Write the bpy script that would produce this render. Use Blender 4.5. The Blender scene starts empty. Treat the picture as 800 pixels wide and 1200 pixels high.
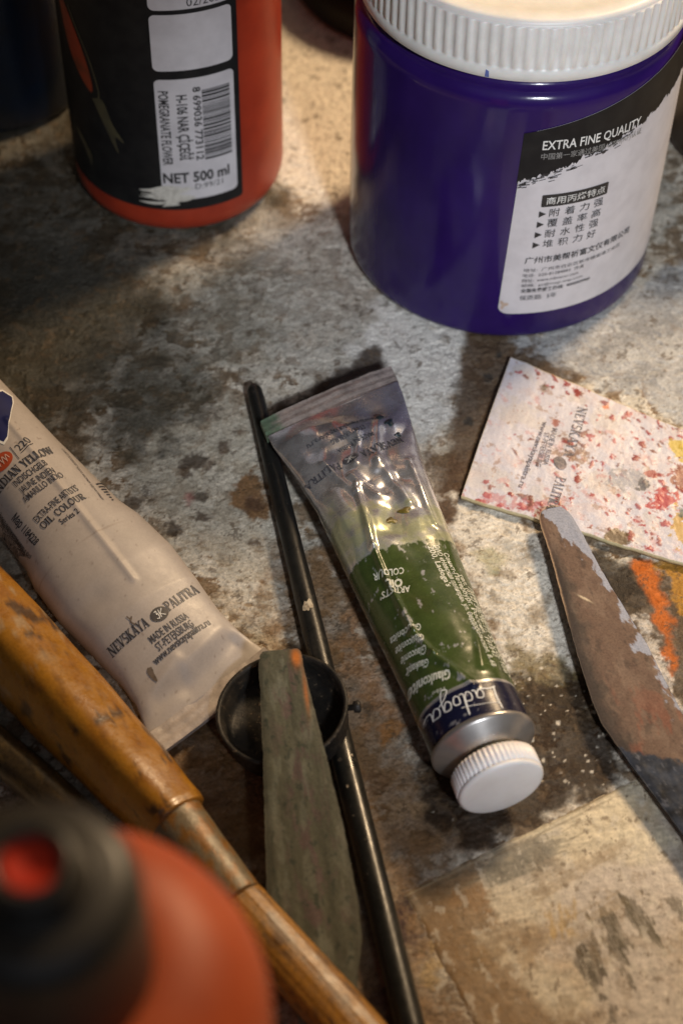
import bpy, math, random
import numpy as np

S = bpy.context.scene
COL = S.collection
K = 0.01                                   # everything below is measured in centimetres

# ------------------------------------------------------------------ camera
F_PX, TH, ROLL, CAMH = 2041.1, math.radians(50.008), math.radians(1.409), 34.76
_c, _s, _cr, _sr = math.cos(TH), math.sin(TH), math.cos(ROLL), math.sin(ROLL)
R0 = np.array([1, 0, 0.]); U0 = np.array([0, _s, _c]); FW = np.array([0, _c, -_s])
RT = _cr*R0 + _sr*U0; UP = -_sr*R0 + _cr*U0
def G(x, y, z=0.0):
    """point of the place at height z seen at this spot of the 800x1200 photograph"""
    d = FW*F_PX + RT*(x-400) + UP*(600-y)
    return np.array([0, 0, CAMH]) + d*(z-CAMH)/d[2]

from mathutils import Matrix, Vector
cd = bpy.data.cameras.new('camera'); cam = bpy.data.objects.new('camera', cd); COL.objects.link(cam)
m = Matrix.Identity(4)
for i in range(3):
    m[i][0], m[i][1], m[i][2] = RT[i], UP[i], -FW[i]
m[2][3] = CAMH*K
cam.matrix_world = m
cd.sensor_fit = 'VERTICAL'; cd.sensor_height = 36.0; cd.sensor_width = 24.0
cd.lens = F_PX/1200*36.0
cd.clip_start = 0.01; cd.clip_end = 20
cd.dof.use_dof = True; cd.dof.focus_distance = 0.432; cd.dof.aperture_fstop = 12.0
S.camera = cam

# ------------------------------------------------------------------ light
W = bpy.data.worlds.new('World'); S.world = W; W.use_nodes = True
bg = W.node_tree.nodes['Background']; bg.inputs[1].default_value = 1.0
_nt = W.node_tree; _tc0 = _nt.nodes.new('ShaderNodeTexCoord')
def _lobe(d, lo, hi, col):
    d = Vector(d).normalized()
    v = _nt.nodes.new('ShaderNodeVectorMath'); v.operation = 'DOT_PRODUCT'; v.inputs[1].default_value = d
    _nt.links.new(_tc0.outputs['Generated'], v.inputs[0])
    r = _nt.nodes.new('ShaderNodeMapRange'); r.interpolation_type = 'SMOOTHSTEP'; r.inputs[1].default_value = lo; r.inputs[2].default_value = hi
    _nt.links.new(v.outputs['Value'], r.inputs[0])
    m_ = _nt.nodes.new('ShaderNodeMix'); m_.data_type = 'RGBA'; m_.inputs[6].default_value = (0, 0, 0, 1); m_.inputs[7].default_value = (*col, 1)
    _nt.links.new(r.outputs[0], m_.inputs[0]); return m_.outputs[2]
def _add(a, b):
    m_ = _nt.nodes.new('ShaderNodeMix'); m_.data_type = 'RGBA'; m_.blend_type = 'ADD'; m_.inputs[0].default_value = 1
    _nt.links.new(a, m_.inputs[6]); _nt.links.new(b, m_.inputs[7]); return m_.outputs[2]
_nt.links.new(_add(_add(_lobe((38, 46, 57), .80, .97, (.40, .28, .17)), _lobe((14, -58, 50), .66, .97, (.22, .235, .265))), _lobe((-.3, .5, 1), -.9, 1.0, (.022, .018, .014))), bg.inputs[0])
def area(name, loc, target, size, power, color, spread=180):
    l = bpy.data.lights.new(name, 'AREA'); l.shape = 'RECTANGLE'; l.size = size[0]*K; l.size_y = size[1]*K
    l.energy = power; l.color = color; l.spread = math.radians(spread)
    o = bpy.data.objects.new(name, l); COL.objects.link(o)
    o.location = Vector(loc)*K
    o.rotation_euler = (Vector(target)-Vector(loc)).to_track_quat('-Z', 'Y').to_euler()
    return o
def spot(name, loc, target, radius, power, color, cone, blend):
    l = bpy.data.lights.new(name, 'SPOT'); l.energy = power; l.color = color
    l.shadow_soft_size = radius*K; l.spot_size = math.radians(cone); l.spot_blend = blend
    o = bpy.data.objects.new(name, l); COL.objects.link(o)
    o.location = Vector(loc)*K
    o.rotation_euler = (Vector(target)-Vector(loc)).to_track_quat('-Z', 'Y').to_euler()
    return o
area('warm_lamp', (40, 76, 57), (2, 30, 0), (14, 14), 7.2, (1.0, 0.72, 0.43))
spot('window_light', (18, -22, 48), (4.5, 36.0, 0), 3.0, 16.0, (0.90, 0.94, 1.0), 24, 0.9)

S.view_settings.view_transform = 'Standard'; S.view_settings.look = 'None'
S.view_settings.exposure = 0.0; S.view_settings.gamma = 1.0
S.cycles.max_bounces = 6

# ------------------------------------------------------------------ noise
_rng = np.random.RandomState(7)
_perm = _rng.permutation(512); _perm = np.concatenate([_perm, _perm])
_ga = _rng.rand(512)*2*np.pi; _gx, _gy = np.cos(_ga), np.sin(_ga)
def perlin(x, y):
    x = np.asarray(x, float); y = np.asarray(y, float)
    xi = np.floor(x).astype(int); yi = np.floor(y).astype(int)
    fx, fy = x-xi, y-yi
    u = fx*fx*fx*(fx*(fx*6-15)+10); v = fy*fy*fy*(fy*(fy*6-15)+10)
    def g(ix, iy, dx, dy):
        h = _perm[(_perm[ix & 511] + iy) & 511]
        return _gx[h]*dx + _gy[h]*dy
    a = g(xi, yi, fx, fy); b = g(xi+1, yi, fx-1, fy)
    c = g(xi, yi+1, fx, fy-1); d = g(xi+1, yi+1, fx-1, fy-1)
    return (a+(b-a)*u) + ((c+(d-c)*u)-(a+(b-a)*u))*v
def fbm(x, y, o=5, g=0.5, off=0.0):
    t = 0; a = 1.0; f = 1.0
    for i in range(o):
        t = t + a*perlin(np.asarray(x)*f+off+17.3*i, np.asarray(y)*f+off*1.7-9.1*i); a *= g; f *= 2.03
    return t*1.2
def sstep(a, b, x):
    t = np.clip((x-a)/(b-a), 0, 1); return t*t*(3-2*t)
def sd_poly(P, poly):
    """signed distance (negative inside) of points P to a polygon"""
    poly = np.asarray(poly, float); n = len(poly)
    d = np.full(len(P), 1e9); ins = np.zeros(len(P), bool)
    for i in range(n):
        a = poly[i]; b = poly[(i+1) % n]; e = b-a; w = P-a
        t = np.clip((w@e)/max(e@e, 1e-12), 0, 1)
        q = w - t[:, None]*e
        d = np.minimum(d, (q*q).sum(1))
        c = ((a[1] > P[:, 1]) != (b[1] > P[:, 1]))
        with np.errstate(divide='ignore', invalid='ignore'):
            xx = (b[0]-a[0])*(P[:, 1]-a[1])/(b[1]-a[1]+1e-15)+a[0]
        ins ^= (c & (P[:, 0] < xx))
    d = np.sqrt(d); d[ins] *= -1
    return d
def sd_line(P, pts):
    d = np.full(len(P), 1e9); pts = np.asarray(pts, float)
    for a, b in zip(pts[:-1], pts[1:]):
        e = b-a; w = P-a; t = np.clip((w@e)/max(e@e, 1e-12), 0, 1); q = w-t[:, None]*e
        d = np.minimum(d, (q*q).sum(1))
    return np.sqrt(d)

# ------------------------------------------------------------------ materials
def principled(name):
    mt = bpy.data.materials.new(name); mt.use_nodes = True
    nt = mt.node_tree; p = nt.nodes['Principled BSDF']
    return mt, nt, p
def N(nt, t, **kw):
    n = nt.nodes.new(t)
    for k, v in kw.items(): setattr(n, k, v)
    return n
def coords(nt, scale=100.0):
    tc = N(nt, 'ShaderNodeTexCoord'); mp = N(nt, 'ShaderNodeMapping')
    mp.inputs['Scale'].default_value = (scale,)*3
    nt.links.new(tc.outputs['Object'], mp.inputs['Vector'])
    return mp.outputs['Vector']
def noise(nt, vec, scale, detail=6, rough=0.6):
    n = N(nt, 'ShaderNodeTexNoise'); n.inputs['Scale'].default_value = scale
    n.inputs['Detail'].default_value = detail; n.inputs['Roughness'].default_value = rough
    nt.links.new(vec, n.inputs['Vector']); return n.outputs['Fac']
def ramp(nt, fac, stops):
    r = N(nt, 'ShaderNodeValToRGB')
    while len(r.color_ramp.elements) < len(stops): r.color_ramp.elements.new(0.5)
    for e, (p, c) in zip(r.color_ramp.elements, stops):
        e.position = p; e.color = (*c, 1) if len(c) == 3 else c
    nt.links.new(fac, r.inputs[0]); return r.outputs[0]
def mix(nt, fac, a, b, mode='MIX'):
    n = N(nt, 'ShaderNodeMix', data_type='RGBA', blend_type=mode)
    for v, s in ((fac, n.inputs[0]), (a, n.inputs[6]), (b, n.inputs[7])):
        if hasattr(v, 'default_value'): nt.links.new(v, s)
        elif isinstance(v, (int, float)): s.default_value = v
        else: s.default_value = (*v, 1)
    return n.outputs[2]
def specks(mt, col, amount=.5, sc=9.0, lo=.70):
    nt = mt.node_tree; p = nt.nodes['Principled BSDF']; v = coords(nt)
    src = p.inputs['Base Color'].links[0].from_socket
    f = ramp(nt, noise(nt, v, sc, 4, .75), [(lo, (0, 0, 0)), (lo+.03, (amount,)*3)])
    nt.links.new(mix(nt, f, src, col), p.inputs['Base Color']); return mt
def bump(nt, p, h, strength, dist):
    b = N(nt, 'ShaderNodeBump'); b.inputs['Strength'].default_value = strength; b.inputs['Distance'].default_value = dist*K
    nt.links.new(h, b.inputs['Height']); nt.links.new(b.outputs[0], p.inputs['Normal'])
def plain(name, col, rough=0.5, col2=None, sc=3.0, lo=0.4, hi=0.65, bmp=0.0, bsc=20.0, metal=0.0, coat=0.0, spec=0.5, sss=0.0, rvar=0.0):
    mt, nt, p = principled(name); v = coords(nt)
    c2 = col2 if col2 else tuple(x*0.8 for x in col)
    n1 = noise(nt, v, sc)
    nt.links.new(ramp(nt, n1, [(lo, col), (hi, c2)]), p.inputs['Base Color'])
    p.inputs['Metallic'].default_value = metal; p.inputs['Specular IOR Level'].default_value = spec
    if rvar:
        r = N(nt, 'ShaderNodeMapRange'); r.inputs[3].default_value = max(0.03, rough-rvar); r.inputs[4].default_value = min(1, rough+rvar)
        r.inputs[1].default_value = 0.3; r.inputs[2].default_value = 0.7
        nt.links.new(noise(nt, v, sc*2.7), r.inputs[0]); nt.links.new(r.outputs[0], p.inputs['Roughness'])
    else: p.inputs['Roughness'].default_value = rough
    if coat: p.inputs['Coat Weight'].default_value = coat; p.inputs['Coat Roughness'].default_value = 0.08
    if sss:
        p.inputs['Subsurface Weight'].default_value = sss; p.inputs['Subsurface Scale'].default_value = 0.006
        p.inputs['Subsurface Radius'].default_value = (1, 0.35, 0.2)
    if bmp: bump(nt, p, noise(nt, v, bsc), bmp, 0.03)
    return mt
def painted(name, rough=0.5, fine=0.25, fsc=25.0, bmp=0.4, bsc=25.0, bdist=0.03, coat=0.0, metal_attr=False, rvar=0.1, spec=0.5):
    """the colours of paint, print and dirt carried by the mesh, broken up by fine grain"""
    mt, nt, p = principled(name); v = coords(nt)
    at = N(nt, 'ShaderNodeVertexColor', layer_name='Col')
    g = ramp(nt, noise(nt, v, fsc, 8, 0.7), [(0.3, (1-fine*1.6,)*3), (0.5, (1, 1, 1)), (0.7, (1+fine,)*3)])
    nt.links.new(mix(nt, 1.0, at.outputs['Color'], g, 'MULTIPLY'), p.inputs['Base Color'])
    r = N(nt, 'ShaderNodeMapRange'); r.inputs[1].default_value = 0.3; r.inputs[2].default_value = 0.7
    r.inputs[3].default_value = max(0.03, rough-rvar); r.inputs[4].default_value = min(1, rough+rvar)
    nt.links.new(noise(nt, v, fsc*0.3), r.inputs[0]); nt.links.new(r.outputs[0], p.inputs['Roughness'])
    p.inputs['Specular IOR Level'].default_value = spec
    if metal_attr: nt.links.new(at.outputs['Alpha'], p.inputs['Metallic'])
    if coat: p.inputs['Coat Weight'].default_value = coat; p.inputs['Coat Roughness'].default_value = 0.12
    if bmp: bump(nt, p, noise(nt, v, bsc, 8, 0.65), bmp, bdist)
    return mt

# ------------------------------------------------------------------ objects
def root(name, loc, label, cat, group=None):
    o = bpy.data.objects.new(name, None); COL.objects.link(o); o.empty_display_size = 0.01
    o.location = Vector(loc)*K; o['label'] = label; o['category'] = cat
    if group: o['group'] = group
    o['_'] = 0; del o['_']
    ROOTLOC[o.name] = np.array(loc, float)
    return o
ROOTLOC = {}
def obj(name, V, Fc, mat, parent=None, smooth=True, col=None, loc=None):
    """one mesh object; V in world centimetres"""
    V = np.asarray(V, float)
    off = np.zeros(3)
    p = parent
    if parent is not None: off = ROOTLOC[parent.name].copy()
    if loc is not None: off = np.array(loc, float)
    me = bpy.data.meshes.new(name)
    me.from_pydata(((V-off)*K).tolist(), [], [list(map(int, f)) for f in Fc])
    me.validate(); me.update()
    if smooth: me.polygons.foreach_set('use_smooth', [True]*len(me.polygons))
    if col is not None:
        a = me.color_attributes.new('Col', 'FLOAT_COLOR', 'POINT')
        c = np.asarray(col, float)
        if c.shape[1] == 3: c = np.concatenate([c, np.ones((len(c), 1))], 1)
        a.data.foreach_set('color', c.astype(np.float32).ravel())
    me.materials.append(mat)
    o = bpy.data.objects.new(name, me); COL.objects.link(o)
    if parent is not None:
        o.parent = parent
        if loc is not None: o.location = Vector(off-ROOTLOC[parent.name])*K
    elif loc is not None: o.location = Vector(off)*K
    ROOTLOC[o.name] = off
    return o
def gridfaces(n, mm, closev=False, flip=False):
    i = np.arange(n-1)[:, None]; j = np.arange(mm if closev else mm-1)[None, :]
    j2 = (j+1) % mm
    a = i*mm+j; b = i*mm+j2; c = (i+1)*mm+j2; d = (i+1)*mm+j
    f = np.stack([a, b, c, d], -1).reshape(-1, 4)
    return f[:, ::-1] if flip else f
def lathe(profile, cx, cy, n=96, rmod=None, axis=None):
    """profile [(r, z)] from bottom to top round a vertical axis; closed with end fans when r is 0"""
    T = np.arange(n)*2*np.pi/n
    V = []
    for r, z in profile:
        rr = r + (rmod(T, z) if rmod else 0)
        V.append(np.stack([cx+rr*np.sin(T), cy-rr*np.cos(T), np.full(n, z)], -1))
    V = np.concatenate(V); Fc = gridfaces(len(profile), n, True).tolist()
    Fc.append(list(range(n))[::-1]); Fc.append([(len(profile)-1)*n+k for k in range(n)])
    return V, Fc
def arc(r0, z0, r1, z1, n=6, convex=True):
    """quarter round between two profile points"""
    out = []
    for k in range(n+1):
        t = k/n*math.pi/2
        if convex: out.append((r0+(r1-r0)*math.sin(t), z0+(z1-z0)*(1-math.cos(t))))
        else: out.append((r0+(r1-r0)*(1-math.cos(t)), z0+(z1-z0)*math.sin(t)))
    return out
def frame_axis(o, d):
    d = np.asarray(d, float); d /= np.linalg.norm(d)
    x = np.cross(d, [0, 0, 1.0])
    if np.linalg.norm(x) < 1e-6: x = np.array([1., 0, 0])
    x /= np.linalg.norm(x); z = np.cross(x, d)
    return np.array(o, float), x, d, z
def turned(stations, o, d, n=40, squash=1.0, rfun=None, wob=0.0, seed=0):
    """a round bar along d: stations [(t, r)]; squash flattens it; returns V, F, (t, angle)"""
    o, x, y, z = frame_axis(o, d)
    T = np.arange(n)*2*np.pi/n
    V = []; tt = []; aa = []
    for t, r in stations:
        rr = np.full(n, r)
        if rfun: rr = rr*rfun(T)
        if wob: rr = rr*(1+wob*fbm(np.cos(T)*1.5+seed, np.full(n, t)*0.9+np.sin(T)*1.5, 4))
        V.append(o + t*y + (rr*np.cos(T))[:, None]*x + (rr*squash*np.sin(T))[:, None]*z)
        tt.append(np.full(n, t)); aa.append(T)
    Fc = gridfaces(len(stations), n, True, True).tolist()
    Fc.append(list(range(n))); Fc.append([(len(stations)-1)*n+k for k in range(n)][::-1])
    return np.concatenate(V), Fc, np.concatenate(tt), np.concatenate(aa)
def interp(tab, t):
    tab = np.asarray(tab, float); return np.interp(t, tab[:, 0], tab[:, 1])
def smoothtab(tab, n=4):
    """dense cosine interpolation of stations"""
    out = []
    for (a, b), (c, d) in zip(tab[:-1], tab[1:]):
        for k in range(n): out.append((a+(c-a)*k/n, b+(d-b)*(0.5-0.5*math.cos(math.pi*k/n))))
    out.append(tab[-1]); return out

# ------------------------------------------------------------------ lettering
_tc = {}
def text_mesh(s, bold=0.0, sp=1.0, res=2):
    k = (s, bold, sp)
    if k in _tc: return _tc[k]
    cu = bpy.data.curves.new('t', 'FONT'); cu.body = s; cu.resolution_u = res; cu.offset = bold; cu.space_character = sp
    o = bpy.data.objects.new('t', cu); COL.objects.link(o)
    dg = bpy.context.evaluated_depsgraph_get(); dg.update()
    me = o.evaluated_get(dg).to_mesh()
    V = np.array([v.co[:2] for v in me.vertices], float).reshape(-1, 2); Fc = [list(p.vertices) for p in me.polygons]
    o.evaluated_get(dg).to_mesh_clear()
    bpy.data.objects.remove(o); bpy.data.curves.remove(cu)
    V[:, 0] -= V[:, 0].min(); w = V[:, 0].max(); V[:, 0] /= w
    _tc[k] = (V/np.array([1, 0.72]), Fc)          # x 0..1, capitals about 0..1 high
    return _tc[k]
class Ink:
    """collects flat print (x, y) -> later laid on a surface as ONE mesh"""
    def __init__(s): s.V = []; s.F = []; s.n = 0; s.H = []; s.k = 0
    def add(s, V, Fc, h=None):
        V = np.asarray(V, float); s.V.append(V); s.F += [[i+s.n for i in f] for f in Fc]; s.n += len(V)
        s.H.append(np.full(len(V), 0.0 if h is None else h))
    def text(s, t, p0, p1, h, bold=0.0, sp=1.0, italic=0.0):
        V, Fc = text_mesh(t, bold, sp)
        if any(ord(c) > 0x2e80 for c in t): V = V.copy(); V[:, 1] -= V[:, 1].min(); V[:, 1] /= V[:, 1].max()
        p0 = np.array(p0, float); p1 = np.array(p1, float); e = p1-p0; L = np.linalg.norm(e); e /= L; q = np.array([-e[1], e[0]])
        s.add(p0 + ((V[:, 0]*L)+V[:, 1]*h*italic)[:, None]*e + (V[:, 1]*h)[:, None]*q, Fc)
    def stroke(s, pts, w):
        pts = np.asarray(pts, float); n = len(pts)
        t = np.gradient(pts, axis=0); t /= np.linalg.norm(t, axis=1)[:, None]+1e-9
        q = np.stack([-t[:, 1], t[:, 0]], -1)
        w = np.broadcast_to(np.asarray(w, float), (n,))[:, None]/2
        V = np.concatenate([pts+q*w, pts-q*w]); s.k += 1
        s.add(V, [[i, i+n, i+n+1, i+1] for i in range(n-1)], 0.0012*(s.k % 5))
    def poly(s, pts, h=None): s.add(pts, [list(range(len(pts)))], h)
    def disc(s, c, rx, ry, ang=0, n=28, h=None):
        T = np.arange(n)*2*np.pi/n; x = rx*np.cos(T); y = ry*np.sin(T); a = math.cos(ang); b = math.sin(ang)
        p = np.stack([c[0]+x*a-y*b, c[1]+x*b+y*a], -1); (s.fill(p, 4, h) if rx > .1 else s.poly(p, h))
    def fill(s, pts, rings=8, h=None):
        P = np.asarray(pts, float); Q = np.concatenate([P, P[:1]])
        D = np.concatenate([Q[:-1]+(Q[1:]-Q[:-1])*k/5 for k in range(5)], 1).reshape(-1, 2); n = len(D); c = P.mean(0)
        V = np.concatenate([c[None]]+[c+(D-c)*(k+1)/rings for k in range(rings)])
        Fc = [[0, 1+i, 1+(i+1) % n] for i in range(n)]
        for k in range(rings-1): Fc += [[1+k*n+i, 1+k*n+n+i, 1+k*n+n+(i+1) % n, 1+k*n+(i+1) % n] for i in range(n)]
        s.add(V, Fc, h)
    def build(s, name, surf, mat, parent, lift, cut=0):
        V = np.concatenate(s.V); H = np.concatenate(s.H); Fq = s.F
        if cut:
            import bmesh
            bm = bmesh.new(); vs = [bm.verts.new((x, y, h)) for (x, y), h in zip(V, H)]
            for f in s.F:
                try: bm.faces.new([vs[i] for i in f])
                except ValueError: pass
            bmesh.ops.triangulate(bm, faces=bm.faces[:])
            for _ in range(4):
                lg = [e for e in bm.edges if (e.verts[0].co-e.verts[1].co).length > cut]
                if not lg: break
                bmesh.ops.subdivide_edges(bm, edges=lg, cuts=1); bmesh.ops.triangulate(bm, faces=bm.faces[:])
            bm.verts.index_update(); A3 = np.array([v.co[:] for v in bm.verts]); V = A3[:, :2]; H = A3[:, 2]; Fq = [[v.index for v in f.verts] for f in bm.faces]; bm.free()
        return obj(name, surf(V[:, 0], V[:, 1], lift+H), Fq, mat, parent, smooth=False)
def bez(pts, n=14):
    """Catmull-Rom through points"""
    P = np.asarray(pts, float); P = np.concatenate([[2*P[0]-P[1]], P, [2*P[-1]-P[-2]]]); out = []
    for i in range(1, len(P)-2):
        for k in range(n):
            t = k/n; a, b, c, d = P[i-1:i+3]
            out.append(0.5*((2*b)+(c-a)*t+(2*a-5*b+4*c-d)*t*t+(3*b-a-3*c+d)*t**3))
    out.append(P[-2]); return np.array(out)
def ell(cx, cy, rx, ry, a0, a1, n=14):
    T = np.radians(np.linspace(a0, a1, n)); return np.stack([cx+rx*np.cos(T), cy+ry*np.sin(T)], -1)
# slab-serif capitals: strokes (points, weight) in a box w x 1, plus serif feet (x, y)
th, tk = 0.09, 0.19
SLAB = {
 'N': (0.9, [([(.17, 0), (.17, 1)], th), ([(.17, 1), (.73, 0)], tk), ([(.73, 0), (.73, 1)], th)], [(.17, 0), (.14, 1), (.73, 1)]),
 'E': (0.72, [([(.2, 0), (.2, 1)], tk), ([(.1, .95), (.66, .95)], th), ([(.1, .05), (.66, .05)], th), ([(.2, .5), (.52, .5)], th), ([(.64, .72), (.64, 1)], th), ([(.64, 0), (.64, .28)], th)], []),
 'V': (0.85, [([(.15, 1), (.44, 0)], tk), ([(.44, 0), (.72, 1)], th)], [(.15, 1), (.72, 1)]),
 'S': (0.65, [(np.concatenate([ell(.33, .74, .22, .23, 20, 270), ell(.33, .27, .24, .24, 90, -160)]), .14)], []),
 'K': (0.86, [([(.2, 0), (.2, 1)], tk), ([(.22, .4), (.68, 1)], th), ([(.38, .58), (.72, 0)], tk)], [(.2, 0), (.2, 1), (.68, 1), (.72, 0)]),
 'A': (0.86, [([(.13, 0), (.43, 1)], th), ([(.43, 1), (.73, 0)], tk), ([(.24, .33), (.62, .33)], th)], [(.13, 0), (.73, 0)]),
 'Y': (0.82, [([(.12, 1), (.42, .45)], tk), ([(.42, .45), (.7, 1)], th), ([(.41, 0), (.41, .5)], tk)], [(.12, 1), (.7, 1), (.41, 0)]),
 'P': (0.72, [([(.2, 0), (.2, 1)], tk), (np.concatenate([[(.2, .96)], ell(.38, .72, .26, .24, 90, -90), [(.2, .48)]]), .12)], [(.2, 0), (.15, 1)]),
 'R': (0.82, [([(.2, 0), (.2, 1)], tk), (np.concatenate([[(.2, .96)], ell(.38, .73, .25, .23, 90, -90), [(.2, .5)]]), .12), ([(.4, .5), (.68, 0)], tk)], [(.2, 0), (.15, 1), (.7, 0)]),
 'L': (0.7, [([(.2, 0), (.2, 1)], tk), ([(.1, .05), (.64, .05)], th), ([(.62, 0), (.62, .32)], th)], [(.2, 1)]),
 'I': (0.42, [([(.21, 0), (.21, 1)], tk)], [(.21, 0), (.21, 1)]),
 'T': (0.76, [([(.38, 0), (.38, 1)], tk), ([(.06, .95), (.7, .95)], th), ([(.08, .7), (.08, 1)], th), ([(.68, .7), (.68, 1)], th)], [(.38, 0)]),
 'D': (0.82, [([(.2, 0), (.2, 1)], tk), (np.concatenate([[(.2, .95)], ell(.36, .5, .36, .45, 90, -90), [(.2, .05)]]), .13)], [(.13, 0), (.13, 1)]),
 'O': (0.84, [(ell(.42, .5, .32, .46, 0, 360, 26), .14)], []),
 'C': (0.76, [(ell(.42, .5, .32, .46, 45, 318, 22), .14), ([(.66, .68), (.66, .98)], th)], []),
 'U': (0.84, [([(.2, 1), (.2, .35)], tk), (ell(.43, .33, .24, .29, 180, 360), .12), ([(.67, .33), (.67, 1)], th)], [(.2, 1), (.67, 1)]),
 'W': (1.15, [([(.12, 1), (.36, 0)], tk), ([(.36, 0), (.58, .9)], th), ([(.58, .9), (.8, 0)], tk), ([(.8, 0), (1.03, 1)], th)], [(.12, 1), (.58, .96), (1.03, 1)]),
 ' ': (0.45, [], []),
}
def slab(ink, s, p0, p1, h, wt=1.0):
    W_ = sum(SLAB[c][0] for c in s)
    p0 = np.array(p0, float); p1 = np.array(p1, float); e = p1-p0; L = np.linalg.norm(e); e /= L; q = np.array([-e[1], e[0]])
    x = 0; kx = L/W_
    for c in s:
        w, st, se = SLAB[c]
        st = list(st) + [([(sx-.15, sy*.92+.04), (sx+.15, sy*.92+.04)], th) for sx, sy in se]
        for pts, wd in st:
            P = np.asarray(pts, float)
            ink.stroke(p0 + ((P[:, 0]+x)*kx)[:, None]*e + (P[:, 1]*h)[:, None]*q, wd*wt*(kx+h)/2)
        x += w

# cylinder surfaces: x = arc length in cm from the front, y = height
def cylsurf(cx, cy, r):
    def f(x, y, lift):
        a = np.asarray(x)/r; rr = r+lift
        return np.stack([cx+rr*np.sin(a), cy-rr*np.cos(a), np.asarray(y)+0*a], -1)
    return f
def patch(x0, x1, y0, y1, rad=0.0, nx=40, ny=24, top=None, bot=None):
    """rounded rectangle as a grid; top/bot may be functions of x"""
    ys = np.concatenate([y0+rad*(1-np.cos(np.linspace(0, np.pi/2, 7))), np.linspace(y0+rad, y1-rad, ny)[1:-1], y1-rad+rad*np.sin(np.linspace(0, np.pi/2, 7))]) if rad else np.linspace(y0, y1, ny)
    V = []
    for y in ys:
        ins = 0.0
        if rad:
            d = max(y0+rad-y, y-(y1-rad), 0.0); ins = rad-math.sqrt(max(rad*rad-d*d, 0))
        V.append(np.stack([np.linspace(x0+ins, x1-ins, nx), np.full(nx, y)], -1))
    V = np.concatenate(V); Fc = gridfaces(len(ys), nx)
    if top is not None or bot is not None:
        t = (V[:, 1]-y0)/(y1-y0); b_ = bot(V[:, 0]) if bot else y0; t_ = top(V[:, 0]) if top else y1
        V[:, 1] = b_+(t_-b_)*t
    return V, Fc

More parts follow.
